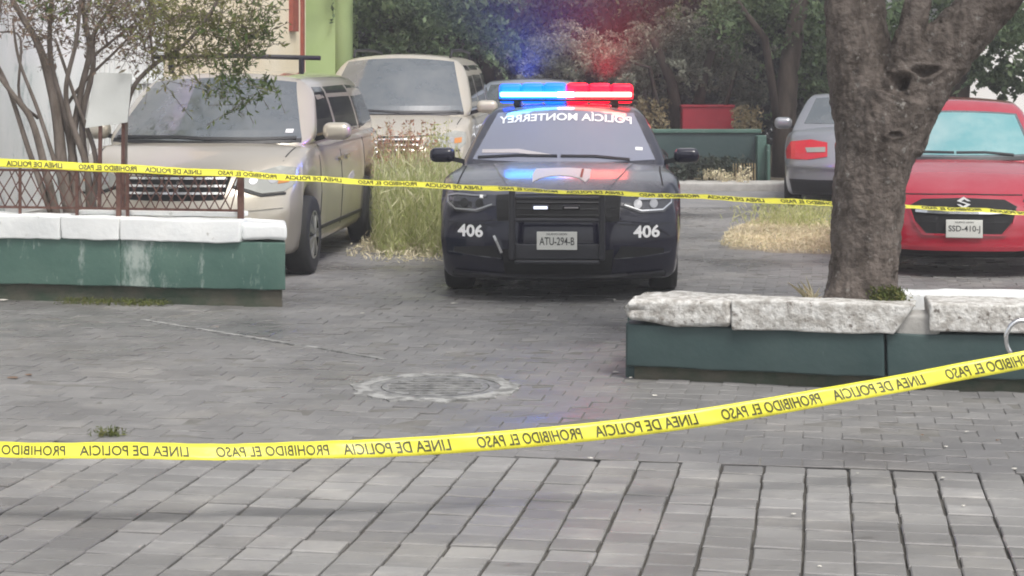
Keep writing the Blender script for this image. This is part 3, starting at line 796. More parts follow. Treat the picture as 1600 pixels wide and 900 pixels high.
for k in range(14):
    q = Vector(random.choice(C)); e = random.choice(ends)[-1]; mb.tube([e, (e+q)/2+Vector((0, 0, .15)), q], [.014, .01, .004], 5)
tag(mb.obj('upper_branches', M['stem'], SH), kind='stuff')

# ---- background trees
def spray_points(centres, radii, per):
    out = []
    for c, r in zip(centres, radii):
        for q in range(3):
            d = np.array([random.gauss(0, 1), random.gauss(0, .8), random.gauss(-.1, .5)]); d /= np.linalg.norm(d)
            t = rng.random(per//3)[:, None]; L = r*random.uniform(1.2, 2.4)
            out.append(np.array(c)+d*L*t+np.array([0, 0, -.35*L])*t*t+rng.normal(size=(per//3, 3))*r*.16*(1.15-t))
    return np.concatenate(out)
def bg_tree(name, label, px, Z, trunks, crown, mat, size, per, tr=.12, group=None, top=None, spray=False):
    X = (px-800)/FOC*Z; root = empty(name, (X, Z, 0)); b = Vector((X, Z, 0))
    for pp, r0, r1 in trunks:
        P = [pt(x, y, Z+dz)-b for x, y, dz in pp]; P[0].z = min(P[0].z, 0.0)
        n = len(P); MB().tube(P, list(np.linspace(r0, r1, n)), 9).obj('trunk', M['bark_dark'], root, True)
    C = []; Rr = []
    for (x, y, rx, ry, rz, n, cr) in crown:
        for k in range(n):
            C.append(pt(random.gauss(x, rx), random.gauss(y, ry), Z+random.gauss(0, rz))-b); Rr.append(cr*random.uniform(.6, 1.3))
    P_, F_ = leaf_quads(spray_points(C, Rr, per) if spray else clump_points(C, Rr, per, .8), size, 2.3)
    np_obj('crown', P_, F_, mat, root)
    tag(root, label, 'tree', group); return root
G = 'trees behind the parked cars'
bg_tree('tree', 'leafy green tree behind the beige van beside the lime wall', 620, 30,
        [([(612, 300, 0), (614, 60, 0), (606, -40, 0)], .07, .05), ([(690, 300, .5), (694, 80, .5), (730, -30, .5)], .06, .04)],
        [(600, -10, 40, 26, .8, 60, .30), (680, 0, 50, 28, .8, 70, .32), (640, 70, 50, 22, .8, 30, .28), (660, -80, 90, 30, 1.5, 90, .45), (740, 30, 30, 30, .8, 30, .28)], M['leaf_mid'], .085, 85, group=G, spray=True)
bg_tree('tree', 'dark forked tree behind the roof end of the beige van', 775, 33,
        [([(768, 330, 0), (760, 110, -.9), (742, 40, -.9), (738, -40, -.6)], .16, .12), ([(764, 120, -.9), (790, 60, -1), (822, 5, -1), (860, -60, -.6)], .11, .08), ([(742, 40, -.9), (715, 15, -1), (690, -30, -1)], .06, .04), ([(812, 22, -1), (860, 14, -1), (910, 30, -1)], .05, .02)],
        [(810, 85, 60, 26, .7, 26, .32), (760, -40, 90, 30, 1.5, 80, .45), (880, -20, 60, 24, .8, 26, .35), (770, 20, 60, 30, .8, 14, .28)], M['leaf_dark'], .10, 90, group=G, spray=True)
bg_tree('feathery_tree', 'feathery grey green tree leaning over the red board', 1070, 31,
        [([(1062, 290, 0), (1058, 190, -.5), (1050, 130, -.7), (1020, 60, -.7)], .15, .06), ([(1080, 290, 0), (1088, 180, -.5), (1100, 120, -.7), (1125, 40, -.7)], .13, .05), ([(1050, 130, -.7), (1015, 105, -.9), (960, 90, -.9)], .05, .02), ([(1100, 120, -.7), (1150, 110, -.9), (1180, 130, -.9)], .045, .02)],
        [(1060, 75, 44, 18, .5, 46, .24), (980, 92, 40, 18, .5, 30, .24), (1125, 100, 30, 16, .5, 30, .22), (1080, 45, 36, 14, .5, 24, .22), (890, 68, 46, 18, .5, 30, .24), (1172, 150, 18, 12, .3, 13, .18), (1010, 132, 30, 10, .4, 12, .18), (850, 100, 30, 16, .5, 12, .22)], M['leaf_grey'], .062, 190, group=G, spray=True)
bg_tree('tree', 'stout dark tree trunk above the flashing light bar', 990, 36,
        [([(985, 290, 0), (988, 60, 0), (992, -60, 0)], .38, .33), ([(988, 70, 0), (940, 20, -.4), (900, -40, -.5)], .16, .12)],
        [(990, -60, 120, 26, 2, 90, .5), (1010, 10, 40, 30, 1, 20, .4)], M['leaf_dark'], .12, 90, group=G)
bg_tree('tree', 'dark tree with green leaves behind the silver saloon', 1225, 30,
        [([(1222, 300, -.9), (1226, 200, -.9), (1232, 110, -.9), (1250, 0, -.6), (1280, -90, 0)], .19, .13), ([(1230, 130, -.9), (1195, 60, -1), (1150, 0, -1)], .08, .04)],
        [(1210, 20, 60, 22, .6, 50, .28), (1275, 70, 30, 30, .6, 34, .26), (1160, -5, 40, 18, .6, 26, .26), (1262, 135, 30, 20, .5, 16, .22), (1230, -70, 110, 30, 1.6, 90, .45)], M['leaf_mid'], .085, 90, group=G, spray=True)
bg_tree('tree', 'tree with drooping leaves above the roof of the red hatchback', 1500, 27,
        [([(1494, 320, 0), (1496, 150, 0), (1502, 90, 0), (1530, 0, 0)], .19, .14)],
        [(1560, 40, 36, 18, .5, 34, .22), (1530, 104, 22, 12, .5, 16, .13), (1590, 112, 20, 18, .4, 18, .13), (1470, 40, 34, 34, .5, 44, .24), (1650, 40, 30, 20, .7, 20, .25), (1540, -80, 110, 50, 1.2, 110, .5), (1420, 30, 30, 30, .5, 24, .25)], M['leaf_mid'], .10, 80, group=G, spray=True)
# far wood closing the view
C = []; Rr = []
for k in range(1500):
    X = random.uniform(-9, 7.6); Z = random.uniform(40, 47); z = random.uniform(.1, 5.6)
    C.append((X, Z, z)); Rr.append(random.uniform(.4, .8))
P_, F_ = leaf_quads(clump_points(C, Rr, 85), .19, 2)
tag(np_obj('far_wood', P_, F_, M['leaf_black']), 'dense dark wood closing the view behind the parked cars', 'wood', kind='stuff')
# unseen canopy masses added above the frame to darken the row behind
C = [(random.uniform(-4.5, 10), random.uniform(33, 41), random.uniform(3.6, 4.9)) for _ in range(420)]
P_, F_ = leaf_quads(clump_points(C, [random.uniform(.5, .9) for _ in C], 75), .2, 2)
tag(np_obj('shade_canopy', P_, F_, M['leaf_black']), 'unseen high canopy added to darken the background trees', 'foliage', kind='stuff')

# ---- green wall, red board and dry plants at the back
GW = empty('green_wall', (2.6, 28.2, 0)); tag(GW, 'low dark green painted wall with a step down at its right end behind the police car', 'wall')
ZW = 28.0
def gw(name, x0, x1, y0, y1, Z, d, mat=None, r=.02):
    a, b = pt(x0, y1, Z), pt(x1, y0, Z)
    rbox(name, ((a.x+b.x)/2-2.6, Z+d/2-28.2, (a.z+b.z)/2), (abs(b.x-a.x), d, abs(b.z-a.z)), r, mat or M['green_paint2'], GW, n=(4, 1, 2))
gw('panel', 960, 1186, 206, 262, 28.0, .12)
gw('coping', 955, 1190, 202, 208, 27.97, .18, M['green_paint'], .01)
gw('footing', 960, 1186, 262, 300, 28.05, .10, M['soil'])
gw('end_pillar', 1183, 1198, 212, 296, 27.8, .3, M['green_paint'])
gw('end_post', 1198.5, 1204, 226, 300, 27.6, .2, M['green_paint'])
for i in range(9):
    a = pt(1146+i*4.2, 255, 27.5); b = pt(1146+i*4.2, 283, 27.5)
    o = MB().bar(b, a, .016).obj('stake', M['gold_weed']); tag(o, 'short pale stake in the row before the green wall', 'stake', 'row of short stakes before the green wall')
a, b = gp(1040, 296), gp(1240, 300)
KB = slab('kerb', (-.3, 27.2), (5.6, 26.6), .7, -.02, .12, M['concrete'], None, .03, .01, seed=51); tag(KB, 'pale raised kerb in front of the green wall', kind='structure')
mesh_obj('garden_bed', [(-.4, 27.85, .08), (6, 27.2, .08), (9, 45, .08), (-9, 45, .08)], [(0, 1, 2, 3)], M['soil']); tag(bpy.data.objects['garden_bed'], 'dark earth under the background trees', kind='structure')
RB = empty('red_bin', (3.15, 30, 0)); tag(RB, 'dark red painted metal container standing behind the green wall', 'container')
a, b = pt(1066, 205, 30), pt(1147, 166, 30)
rbox('body', ((a.x+b.x)/2-3.15, .3, b.z/2), (b.x-a.x, .6, b.z-.02), .02, M['red_board'], RB)
rbox('lid', ((a.x+b.x)/2-3.15, .3, b.z+.0), (b.x-a.x+.03, .64, .04), .012, M['red_board'], RB)
def bush(name, px, py0, py1, Z, rx, n, mat, label, cat='plant', leaf=.05):
    X = (px-800)/FOC*Z; root = Vector((X, Z, 0)); C = []
    for k in range(n):
        p = pt(px+random.uniform(-rx, rx), random.uniform(py0, py1), Z+random.gauss(0, .2)); C.append(p-root)
    P_, F_ = leaf_quads(clump_points(C, [.09]*n, 24), leaf, 2.4); o = np_obj(name, P_, F_, mat); o.location = root
    tag(o, label, cat); return o
bush('flowering_bush', 1168, 168, 208, 29.5, 20, 46, M['gold_weed'], 'pale brown bush standing just right of the red container')
bush('dry_bush', 1018, 150, 206, 29.5, 24, 46, M['gold_weed'], 'dry brownish bush beside the roof of the police car')
bush('dry_bush', 975, 160, 206, 29.8, 26, 40, M['leaf_brown'], 'dull brown bush hidden behind the red end of the light bar')
bush('low_shrub', 1110, 250, 276, 27.7, 60, 90, M['leaf_dark'], 'low dark ground plants at the foot of the green wall', leaf=.06)
bush('low_shrub', 1130, 268, 284, 27.5, 40, 46, M['straw'], 'yellowish low plants along the kerb before the green wall')

# ------------------------------------------------------------ buildings
def facade(name, label, z0, z1, mat, h=6.0, base=-.1, th=.3, parts=None):
    # receding left-hand facade along the paving direction
    def fx(Z): return -5.2+.167*(Z-16)
    root = empty(name, (fx(z0), z0, 0)); tag(root, label, 'building')
    mb = MB(); a = Vector((0, 0, 0)); b = Vector((fx(z1)-fx(z0), z1-z0, 0)); d = (b-a).normalized(); nL = Vector((-d.y, d.x, 0))
    V = [a, b, b+nL*4, a+nL*4]; V = [Vector((v.x, v.y, base)) for v in V]+[Vector((v.x, v.y, h)) for v in V]
    mb.add(V, [(0, 1, 5, 4), (1, 2, 6, 5), (2, 3, 7, 6), (3, 0, 4, 7), (4, 5, 6, 7)]); mb.obj('wall', mat, root)
    return root, d, -nL
bw, d, nn = facade('white_building', 'whitewashed building with peeling paint behind the left shrub', 9, 22.2, M['white_wall'])
def onwall(root, d, nn, s0, s1, z0, z1, proud, name, mat, parent=None):
    mb = MB(); P = []
    for s, z in ((s0, z0), (s1, z0), (s1, z1), (s0, z1)): P.append(d*s+Vector((0, 0, z)))
    V = [p-nn*.0 for p in P]+[p+nn*proud for p in P]
    mb.add(V, [(4, 5, 6, 7), (0, 1, 5, 4), (1, 2, 6, 5), (2, 3, 7, 6), (3, 0, 4, 7)]); return mb.obj(name, mat, parent or root)
# barred white gate near the far end of the white wall
onwall(bw, d, nn, 11.0, 13.1, .1, 2.9, .02, 'gate_opening', M['concrete'])
for k in range(15): 
    s = 11.05+k*.145; onwall(bw, d, nn, s, s+.035, .1, 2.9, .06, 'gate_bar', M['white_cap'])
for z in (.6, 1.6, 2.6): onwall(bw, d, nn, 11.0, 13.1, z, z+.05, .075, 'gate_rail', M['white_cap'])
onwall(bw, d, nn, 0, 13.3, -.05, .35, .03, 'skirting', M['concrete'])
bc, d, nn = facade('cream_building', 'cream painted building with red brown shutter behind the champagne minivan', 22.3, 28.3, M['cream_wall'])
onwall(bc, d, nn, 5.18, 5.5, 2.33, 4.2, .06, 'shutter', M['shutter'])
onwall(bc, d, nn, 5.78, 5.86, .2, 5.5, .05, 'drainpipe', M['shutter'])
onwall(bc, d, nn, 0, 6, .0, .5, .03, 'skirting', M['concrete'])
lb = empty('lime_building', (-2.78, 28.6, 0)); tag(lb, 'lime green corner wall beyond the cream building', 'building')
mb = MB(); mb.box((-.15, 1.5, 3), (.62, 3, 6)); mb.obj('wall', M['lime_wall'], lb)
mb = MB(); mb.tube([(.16, .12, 0), (.16, .12, 6)], .16, 20); mb.obj('corner_column', M['lime_wall'], lb, True)
pb = empty('pale_building', (13, 40, 0)); tag(pb, 'bright pale building seen through leaves at the right edge', 'building')
MB().box((2.6, 3, 3.5), (12, 5, 7)).obj('wall', M['pale_wall'], pb)
MB().box((2.6, .44, .3), (12.05, .1, .6)).obj('skirting', M['concrete'], pb)
for k in range(3):
    MB().box((-1.2+k*3, .46, 4.6), (1.1, .08, 1.3)).obj('window', M['glass_side'], pb)

# ------------------------------------------------------------ vehicles
def interp(tab, x):
    xs, ys = zip(*tab); return np.interp(x, xs, ys)
def sinterp(tab, x, k=.12):
    """piecewise-linear table, softened"""
    return (interp(tab, x-k)+2*interp(tab, x)+interp(tab, x+k)+interp(tab, x-k/2)*2+interp(tab, x+k/2)*2)/8
class Car:
    def __init__(s, name, loc, phi, label, cat, group=None):
        s.root = empty(name, loc, -phi); tag(s.root, label, cat, group); s.bvh = {}
    def body(s, L, w, top, edge, base, tum, wheels, WR, sweep, prof, mat, rsweep=.2, r=.07, name='body', arch=True, fade=1.1, crease=()):
        s.L = L
        ys = set(np.round(lin(0, L, 22, .09, 5), 4))
        if arch:
            for yw in wheels:
                for t in np.linspace(-1, 1, 21): ys.add(round(yw+(WR+.05)*math.sin(t*math.pi/2), 4))
        ys = sorted(ys); ys = [y for i, y in enumerate(ys) if i == 0 or y-ys[i-1] > .006 or y == L]
        xs = sorted(set(lin(-1, 1, 12, .09, 4)+[-.78, -.74, .74, .78])); zs = lin(0, 1, 12, .09, 4)
        V, F = gridbox(xs, ys, zs)
        V = round_box(V, (-1, 0, 0), (1, L, 1), (r, r*1.1, r*1.3))
        a, y, c = V.T
        W = sinterp(w, y)*interp(tum, c)
        zt = sinterp(top, y)*(1-np.abs(a)**2.2)+sinterp(edge, y)*np.abs(a)**2.2
        zb = interp(base, y).copy()
        if arch:
            for yw in wheels:
                q = (WR+.05)**2-(y-yw)**2; h = np.where(q > 0, WR+np.sqrt(np.maximum(q, 0)), 0)
                k = np.clip((np.abs(a)-.74)/.04, 0, 1); zb = np.maximum(zb, h*k)
        z = zb+c*(zt-zb)
        fr = np.clip(1-y/fade, 0, 1)**2; rr_ = np.clip((y-(L-1.0))/1.0, 0, 1)**2
        Y = y+(sweep*np.abs(a)**2.6+interp(prof, c))*fr-rsweep*np.abs(a)**2.6*rr_
        X = a*W
        P = np.stack([X, Y, z], 1)
        o = mesh_obj(name, P, F, mat, s.root, True); s.bvh['body'] = BVHTree.FromPolygons([Vector(p) for p in P], F); return o
    def cabin(s, yb, yr, wb, wr, zb, roof, mat, bow=.18, rbow=.1, crown=.05, r=.09, cp=1.0, rear_drop=.03):
        V, F = gridbox(lin(-1, 1, 14, .12, 5), lin(0, 1, 20, .05, 4), lin(0, 1, 14, .12, 5))
        V = round_box(V, (-1, 0, 0), (1, 1, 1), (r*1.2, .05, r*1.6))
        a, t, c = V.T; cc_ = c**cp
        Y = (yb[0]+t*(yb[1]-yb[0]))*(1-cc_)+(yr[0]+t*(yr[1]-yr[0]))*cc_
        Y = Y+bow*a*a*np.clip(1-t*2, 0, 1)**2-rbow*a*a*np.clip(t*2-1, 0, 1)**2
        W = wb+(wr-wb)*(c**1.25)
        W = W*(1-.06*np.clip(t-.7, 0, 1)/.3)
        zr = roof-crown*a*a-rear_drop*np.clip(t-.4, 0, 1)**2-.02*np.clip(.25-t, 0, 1)*4
        z = zb+c*(zr-zb)
        P = np.stack([a*W, Y, z], 1)
        o = mesh_obj('cabin', P, F, mat, s.root, True); s.bvh['cabin'] = BVHTree.FromPolygons([Vector(p) for p in P], F); return o
    def hit(s, ax, u, v, key):
        b = s.bvh[key]
        if ax == 'F': o_, d_ = Vector((u, -6, v)), Vector((0, 1, 0))
        elif ax == 'B': o_, d_ = Vector((u, 12, v)), Vector((0, -1, 0))
        elif ax == 'R': o_, d_ = Vector((6, u, v)), Vector((-1, 0, 0))
        elif ax == 'L': o_, d_ = Vector((-6, u, v)), Vector((1, 0, 0))
        else: o_, d_ = Vector((u, v, 6)), Vector((0, 0, -1))
        h = b.ray_cast(o_, d_)
        if h[0] is None:
            g = o_+d_*5.5; h = b.find_nearest(g); return h[0], -d_
        n = h[1] if h[1].dot(d_) < 0 else -h[1]
        return h[0], n
    def patch(s, name, ax, out, mat, key='body', off=.006, step=.06, label=None, parent=None, back=.03):
        bm = bmesh.new(); vs = [bm.verts.new((u, v, 0)) for u, v in out]; bm.faces.new(vs)
        us = [p[0] for p in out]; vv = [p[1] for p in out]
        for lo, hi, n_ in ((min(us), max(us), (1, 0, 0)), (min(vv), max(vv), (0, 1, 0))):
            for k in np.arange(lo+step/2, hi, step):
                bmesh.ops.bisect_plane(bm, geom=bm.verts[:]+bm.edges[:]+bm.faces[:], plane_co=(k*n_[0], k*n_[1], 0), plane_no=n_)
        bmesh.ops.triangulate(bm, faces=bm.faces[:])
        bm.verts.ensure_lookup_table(); bm.verts.index_update()
        edge_v = [[e.verts[0].index, e.verts[1].index] for e in bm.edges if e.is_boundary]
        P = []; Q = []
        for v in bm.verts:
            h, n = s.hit(ax, v.co.x, v.co.y, key); P.append(h+n*off); Q.append(h-n*back)
        F = [tuple(v.index for v in f.verts) for f in bm.faces]; n = len(P); bm.free()
        F += [(a, b, b+n, a+n) for a, b in edge_v]
        bm = bmesh.new(); bv = [bm.verts.new(p) for p in P+Q]
        for f in F:
            try: bm.faces.new([bv[i] for i in f])
            except ValueError: pass
        bmesh.ops.recalc_face_normals(bm, faces=bm.faces[:])
        for v in [v for v in bm.verts if not v.link_faces]: bm.verts.remove(v)
        me = bpy.data.meshes.new(name); bm.to_mesh(me); bm.free(); me.materials.append(mat)
        o = bpy.data.objects.new(name, me); COL.objects.link(o); o.parent = parent or s.root
        if label: o['label'] = label
        return o
    def seam(s, name, ax, pts, wd, mat, key='body', off=.003, step=.08):
        # thin strip following a polyline, resampled
        P = []
        for a, b in zip(pts[:-1], pts[1:]):
            a = np.array(a, float); b = np.array(b, float); n = max(1, int(np.linalg.norm(b-a)/step))
            for k in range(n): P.append(a+(b-a)*k/n)
        P.append(np.array(pts[-1], float)); V = []; F = []
        for i, p in enumerate(P):
            d = P[min(i+1, len(P)-1)]-P[max(i-1, 0)]; d /= np.linalg.norm(d)+1e-9; q = np.array([-d[1], d[0]])*wd/2
            for e in (p-q, p+q):
                h, n = s.hit(ax, e[0], e[1], key); V += [h+n*off, h-n*.01]
        for i in range(len(P)-1):
            a = i*4; F += [(a, a+4, a+6, a+2), (a+1, a+5, a+4, a), (a+2, a+6, a+7, a+3)]
        bm = bmesh.new(); bv = [bm.verts.new(v) for v in V]; [bm.faces.new([bv[i] for i in f]) for f in F]
        bmesh.ops.recalc_face_normals(bm, faces=bm.faces[:]); me = bpy.data.meshes.new(name); bm.to_mesh(me); bm.free()
        me.materials.append(mat); o = bpy.data.objects.new(name, me); COL.objects.link(o); o.parent = s.root; return o
    def text(s, name, ax, body, u, v, h, width, mat, key='body', off=.010, mirror=False, arc=0.0, parent=None, bold=.01):
        V, F = text_geo(body, bold); V = np.array(V)
        x0, x1 = V[:, 0].min(), V[:, 0].max(); y0, y1 = V[:, 1].min(), V[:, 1].max()
        V[:, 0] = (V[:, 0]-(x0+x1)/2)/(x1-x0)*width; V[:, 1] = (V[:, 1]-(y0+y1)/2)/(y1-y0)*h
        if mirror: V[:, 0] *= -1
        P = []
        for x, y in V[:, :2]:
            hh, n = s.hit(ax, u+x, v+y+arc*(x/width*2)**2, key); P.append(hh+n*off)
        return mesh_obj(name, P, F, mat, parent or s.root)
    def wheel(s, x, y, Rr, wd, rimmat, spokes=7, label=None):
        sg = 1 if x > 0 else -1; prof_ = [(Rr*.62, wd*.5), (Rr*.80, wd*.52), (Rr*.93, wd*.50), (Rr*.985, wd*.42), (Rr, wd*.25), (Rr, -wd*.25), (Rr*.985, -wd*.42), (Rr*.9, -wd*.5), (Rr*.62, -wd*.5)]
        n = 36; V = []; F = []
        for i in range(n):
            t = 2*math.pi*i/n
            for r_, q in prof_: V.append((sg*q, r_*math.cos(t), r_*math.sin(t)))
        m_ = len(prof_)
        for i in range(n):
            for j in range(m_-1): F.append((i*m_+j, i*m_+j+1, ((i+1) % n)*m_+j+1, ((i+1) % n)*m_+j))
        t_ = mesh_obj('wheel', V, F, M['rubber'], s.root, True); t_.location = (x, y, Rr)
        mb = MB(); r0 = Rr*.63
        for i in range(spokes):
            t = 2*math.pi*i/spokes
            for dt in (-.11, .11):
                mb.bar((sg*wd*.47, r0*.12*math.cos(t), r0*.12*math.sin(t)), (sg*wd*.42, r0*.95*math.cos(t+dt), r0*.95*math.sin(t+dt)), .035, .03, up=(1, 0, 0))
        for r_a, r_b, q in ((r0*.9, r0, .50), (0.001, r0*.2, .49)):
            V, F = [], []
            for i in range(32):
                tt = 2*math.pi*i/32
                for r_ in (r_a, r_b): V += [(sg*wd*q, r_*math.cos(tt), r_*math.sin(tt))]
            for i in range(32): F.append((i*2, i*2+1, ((i+1) % 32)*2+1, ((i+1) % 32)*2))
            mb.add(V, F)
        mb.obj('rim', rimmat, t_)
        V = [(sg*wd*.2, 0, 0)]+[(sg*wd*.2, r0*math.cos(q), r0*math.sin(q)) for q in np.linspace(0, 2*math.pi, 25)[:-1]]
        mesh_obj('brake_disc', V, [(0, i+1, (i+1) % 24+1) for i in range(24)], M['void'], t_)
        return t_
    def mirror(s, x, y, z, w_, h_, mat, d=.16, arm=True, glass=False):
        o = rbox('wing_mirror', (x, y, z), (w_, d, h_), min(h_, w_)*.42, mat, s.root, n=(3, 2, 2), m=4)
        sg = 1 if x > 0 else -1
        if arm: MB().bar((-sg*w_*.35, .01, -h_*.3), (-sg*(w_*.5+.08), .06, -h_*.55), .05, .035).obj('mirror_arm', M['plastic'], o, loc=(x, y, z)) if False else MB().bar((x-sg*w_*.3, y+.02, z-h_*.25), (x-sg*(w_*.5+.09), y+.06, z-h_*.5), .05, .04).obj('mirror_arm', M['plastic'], s.root)
        return o
def text_geo(body, bold=.01):
    cu = bpy.data.curves.new('t', 'FONT'); cu.body = body; cu.size = 1; cu.offset = bold; cu.resolution_u = 3
    o = bpy.data.objects.new('t', cu); COL.objects.link(o)
    dg = bpy.context.evaluated_depsgraph_get(); me = bpy.data.meshes.new_from_object(o.evaluated_get(dg))
    V = [tuple(v.co) for v in me.vertices]; F = [tuple(p.vertices) for p in me.polygons]
    bpy.data.objects.remove(o); bpy.data.curves.remove(cu); bpy.data.meshes.remove(me); return V, F
def trap(x0, x1, z0, x2, x3, z1, bowz0=0, bowz1=0, n=8):
    """outline: bottom edge x0..x1 at z0, top edge x2..x3 at z1, with curved edges"""
    b = [(x0+(x1-x0)*t, z0+bowz0*4*t*(1-t)) for t in np.linspace(0, 1, n+1)]
    t_ = [(x3+(x2-x3)*t, z1+bowz1*4*t*(1-t)) for t in np.linspace(0, 1, n+1)]
    return b+t_

# ---- police saloon
pc = Car('police_car', (.343, 13.95, 0), R(3.2), 'black police saloon numbered 406 with red and blue light bar lit', 'police car')
pc.body(5.0, [(0, .905), (.35, .935), (.9, .95), (4.2, .95), (5, .88)],
        [(0, .77), (.12, .82), (.4, .885), (.9, .96), (1.4, 1.0), (2.2, 1.0), (4, 1.06), (4.6, 1.09), (5, 1.05)],
        [(0, .745), (.15, .80), (.45, .86), (1.0, .93), (1.6, .955), (4, 1.0), (5, .97)],
        [(0, .16), (.4, .15), (4.6, .2), (5, .3)],
        [(0, .955), (.15, .975), (.5, 1.0), (.78, .985), (1, .93)], (.96, 4.01), .35,
        .30, [(0, .08), (.12, .02), (.3, 0), (.55, .01), (.75, .03), (1, .10)], M['black_paint'])
pc.cabin((1.28, 4.45), (2.15, 3.35), .875, .655, .90, 1.452, M['black_paint'], bow=.22, crown=.035)
g = 'F'
pc.patch('windscreen', 'F', trap(-.765, .765, 1.0, -.59, .59, 1.375, -.015, .022), M['glass_police'], 'cabin', .005)
pc.text('windscreen_lettering', 'F', 'POLICÍA MONTERREY', 0, 1.352, .075, 1.14, M['white_print'], 'cabin', .009, mirror=True, arc=-.035, bold=.02)
pc.text('windscreen_sticker', 'F', '■', .68, 1.075, .028, .06, M['white_print'], 'cabin', .009) if False else pc.patch('inspection_sticker', 'F', [(.60, 1.075), (.66, 1.072), (.66, 1.095), (.60, 1.098)], M['white_print'], 'cabin', .008, .1)
pc.patch('dashboard_paper', 'F', [(-.69, 1.05), (-.40, 1.055), (-.1, 1.03), (-.1, 1.045), (-.38, 1.085), (-.52, 1.08), (-.69, 1.075)], M['grey_print'], 'cabin', .008, .05)
for a, b in (((-.72, 1.012), (-.05, 1.03)), ((-.02, 1.03), (.55, 1.0))):
    pc.seam('wiper', 'F', [a, ((a[0]+b[0])/2, (a[1]+b[1])/2+.012), b], .016, M['plastic'], 'cabin', .015)
for ax in 'LR':
    pc.patch('side_window', ax, [(1.75, 1.0), (2.65, 1.01), (2.65, 1.36), (2.35, 1.36)], M['glass_side'], 'cabin', .004, .12)
    pc.patch('side_window', ax, [(2.72, 1.01), (3.6, 1.05), (3.3, 1.33), (2.72, 1.36)], M['glass_side'], 'cabin', .004, .12)
    pc.seam('door_seam', ax, [(1.62, .95), (1.60, .3)], .012, M['void'])
    pc.seam('door_seam', ax, [(2.70, .97), (2.68, .25)], .012, M['void'])
pc.patch('rear_window', 'B', trap(-.7, .7, 1.12, -.52, .52, 1.37, 0, .01), M['glass_side'], 'cabin', .004, .15)
# hood creases
for sx in (-1, 1):
    pc.seam('bonnet_gap', 'T', [(sx*.80, .55), (sx*.79, 1.0), (sx*.80, 1.42)], .012, M['void'], 'body', .002)
    pc.seam('bonnet_crease', 'T', [(sx*.36, .25), (sx*.48, .8), (sx*.56, 1.35)], .03, M['black_paint'], 'body', .009)
# hood emblem
em = [(-.21, .46), (-.16, .56), (-.08, .64), (0, .66), (.08, .64), (.15, .57), (.20, .46), (.235, .60), (.24, .92), (.05, .97), (-.20, .93), (-.22, .7)]
pc.patch('bonnet_emblem', 'T', em, M['emblem'], 'body', .004, .06)
pc.seam('emblem_stroke', 'T', [(.165, .58), (.175, .90)], .018, M['shutter'], 'body', .009)
# fascia
pc.patch('grille', 'F', trap(-.46, .46, .61, -.47, .47, .795, 0, .012), M['void'], 'body', .006)
for zz in (.655, .70, .745):
    pc.seam('grille_bar', 'F', [(-.31, zz), (.31, zz)], .007, M['plastic'], 'body', .012)
for sx in (-1, 1):
    hl = [(sx*.475, .72), (sx*.62, .665), (sx*.80, .665), (sx*.87, .72), (sx*.885, .79), (sx*.80, .80), (sx*.475, .79)]
    pc.patch('headlight', 'F', hl, M['lamp_dark'], 'body', .008, .05)
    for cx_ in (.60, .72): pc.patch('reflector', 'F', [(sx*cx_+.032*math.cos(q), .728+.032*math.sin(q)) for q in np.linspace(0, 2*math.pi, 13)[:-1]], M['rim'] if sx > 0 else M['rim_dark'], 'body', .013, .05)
    pc.seam('lamp_trim', 'F', [(sx*.50, .725), (sx*.63, .680), (sx*.79, .682), (sx*.855, .73), (sx*.86, .775), (sx*.79, .787), (sx*.55, .78)], .010, M['chrome'] if sx > 0 else M['rim'], 'body', .014, .05)  # brighter metal on the right lamp stands in for its stronger reflection
    pc.patch('lower_vent', 'F', [(sx*.42, .335), (sx*.80, .355), (sx*.80, .40), (sx*.48, .425)], M['void'], 'body', .005)
    pc.seam('bumper_lip', 'F', [(sx*.42, .325), (sx*.60, .335), (sx*.84, .36)], .016, M['black_paint'], 'body', .020, .05)
    pc.text('unit_number', 'F', '406', sx*.665, .53, .095, .20, M['white_print'], 'body', .010, bold=.03)
    pc.seam('bumper_crease', 'F', [(sx*.44, .60), (sx*.66, .585), (sx*.85, .60)], .018, M['black_paint'], 'body', .014, .05)
pc.patch('lamp_glint', 'F', [(.60, .755), (.82, .755), (.83, .79), (.62, .79)], M['chrome'], 'body', .016, .05)  # chrome patch set in as the right lamp's bright reflection
pc.patch('indicator_lens', 'F', [(-.60, .765), (-.575, .765), (-.575, .785), (-.60, .785)], M['white_print'], 'body', .016, .05)
pc.patch('lower_intake', 'F', trap(-.40, .40, .215, -.42, .42, .40), M['void'], 'body', .006)
pc.seam('splitter', 'F', [(-.80, .215), (-.4, .20), (.4, .20), (.80, .215)], .02, M['plastic'], 'body', .03)
pc.seam('bumper_glint', 'F', [(-.475, .50), (-.44, .43), (-.415, .375)], .018, M['chrome'], 'body', .03, .03)  # bright strip standing in for a glint on the bumper
# push bumper
PBm = MB()
fy = -.14
for sx in (-1, 1):
    PBm.obj  # noqa
    rbox('push_bar_upright', (sx*.335, fy, .60), (.045, .07, .52), .015, M['matte_bar'], pc.root)
rbox('push_bar_top', (0, fy-.002, .80), (.63, .035, .03), .012, M['matte_bar'], pc.root)
rbox('push_bar_middle', (0, fy-.002, .635), (.63, .035, .028), .012, M['matte_bar'], pc.root)
rbox('push_bar_plate', (0, fy+.012, .40), (.63, .03, .115), .01, M['matte_bar'], pc.root)
rbox('push_bar_lower', (0, fy, .325), (.63, .04, .03), .012, M['matte_bar'], pc.root)
for sx, mt in ((-1, 'led_white'), (1, 'led_white')):
    l_ = rbox('grille_light', (sx*.115-.01, fy+.06, .725), (.13, .03, .04), .01, M['plastic'], pc.root)
    rbox('lens', (sx*.115-.01, fy+.042, .725), (.105, .01, .022 if sx < 0 else .010), .003, M[mt] if sx < 0 else M['grey_print'], l_)
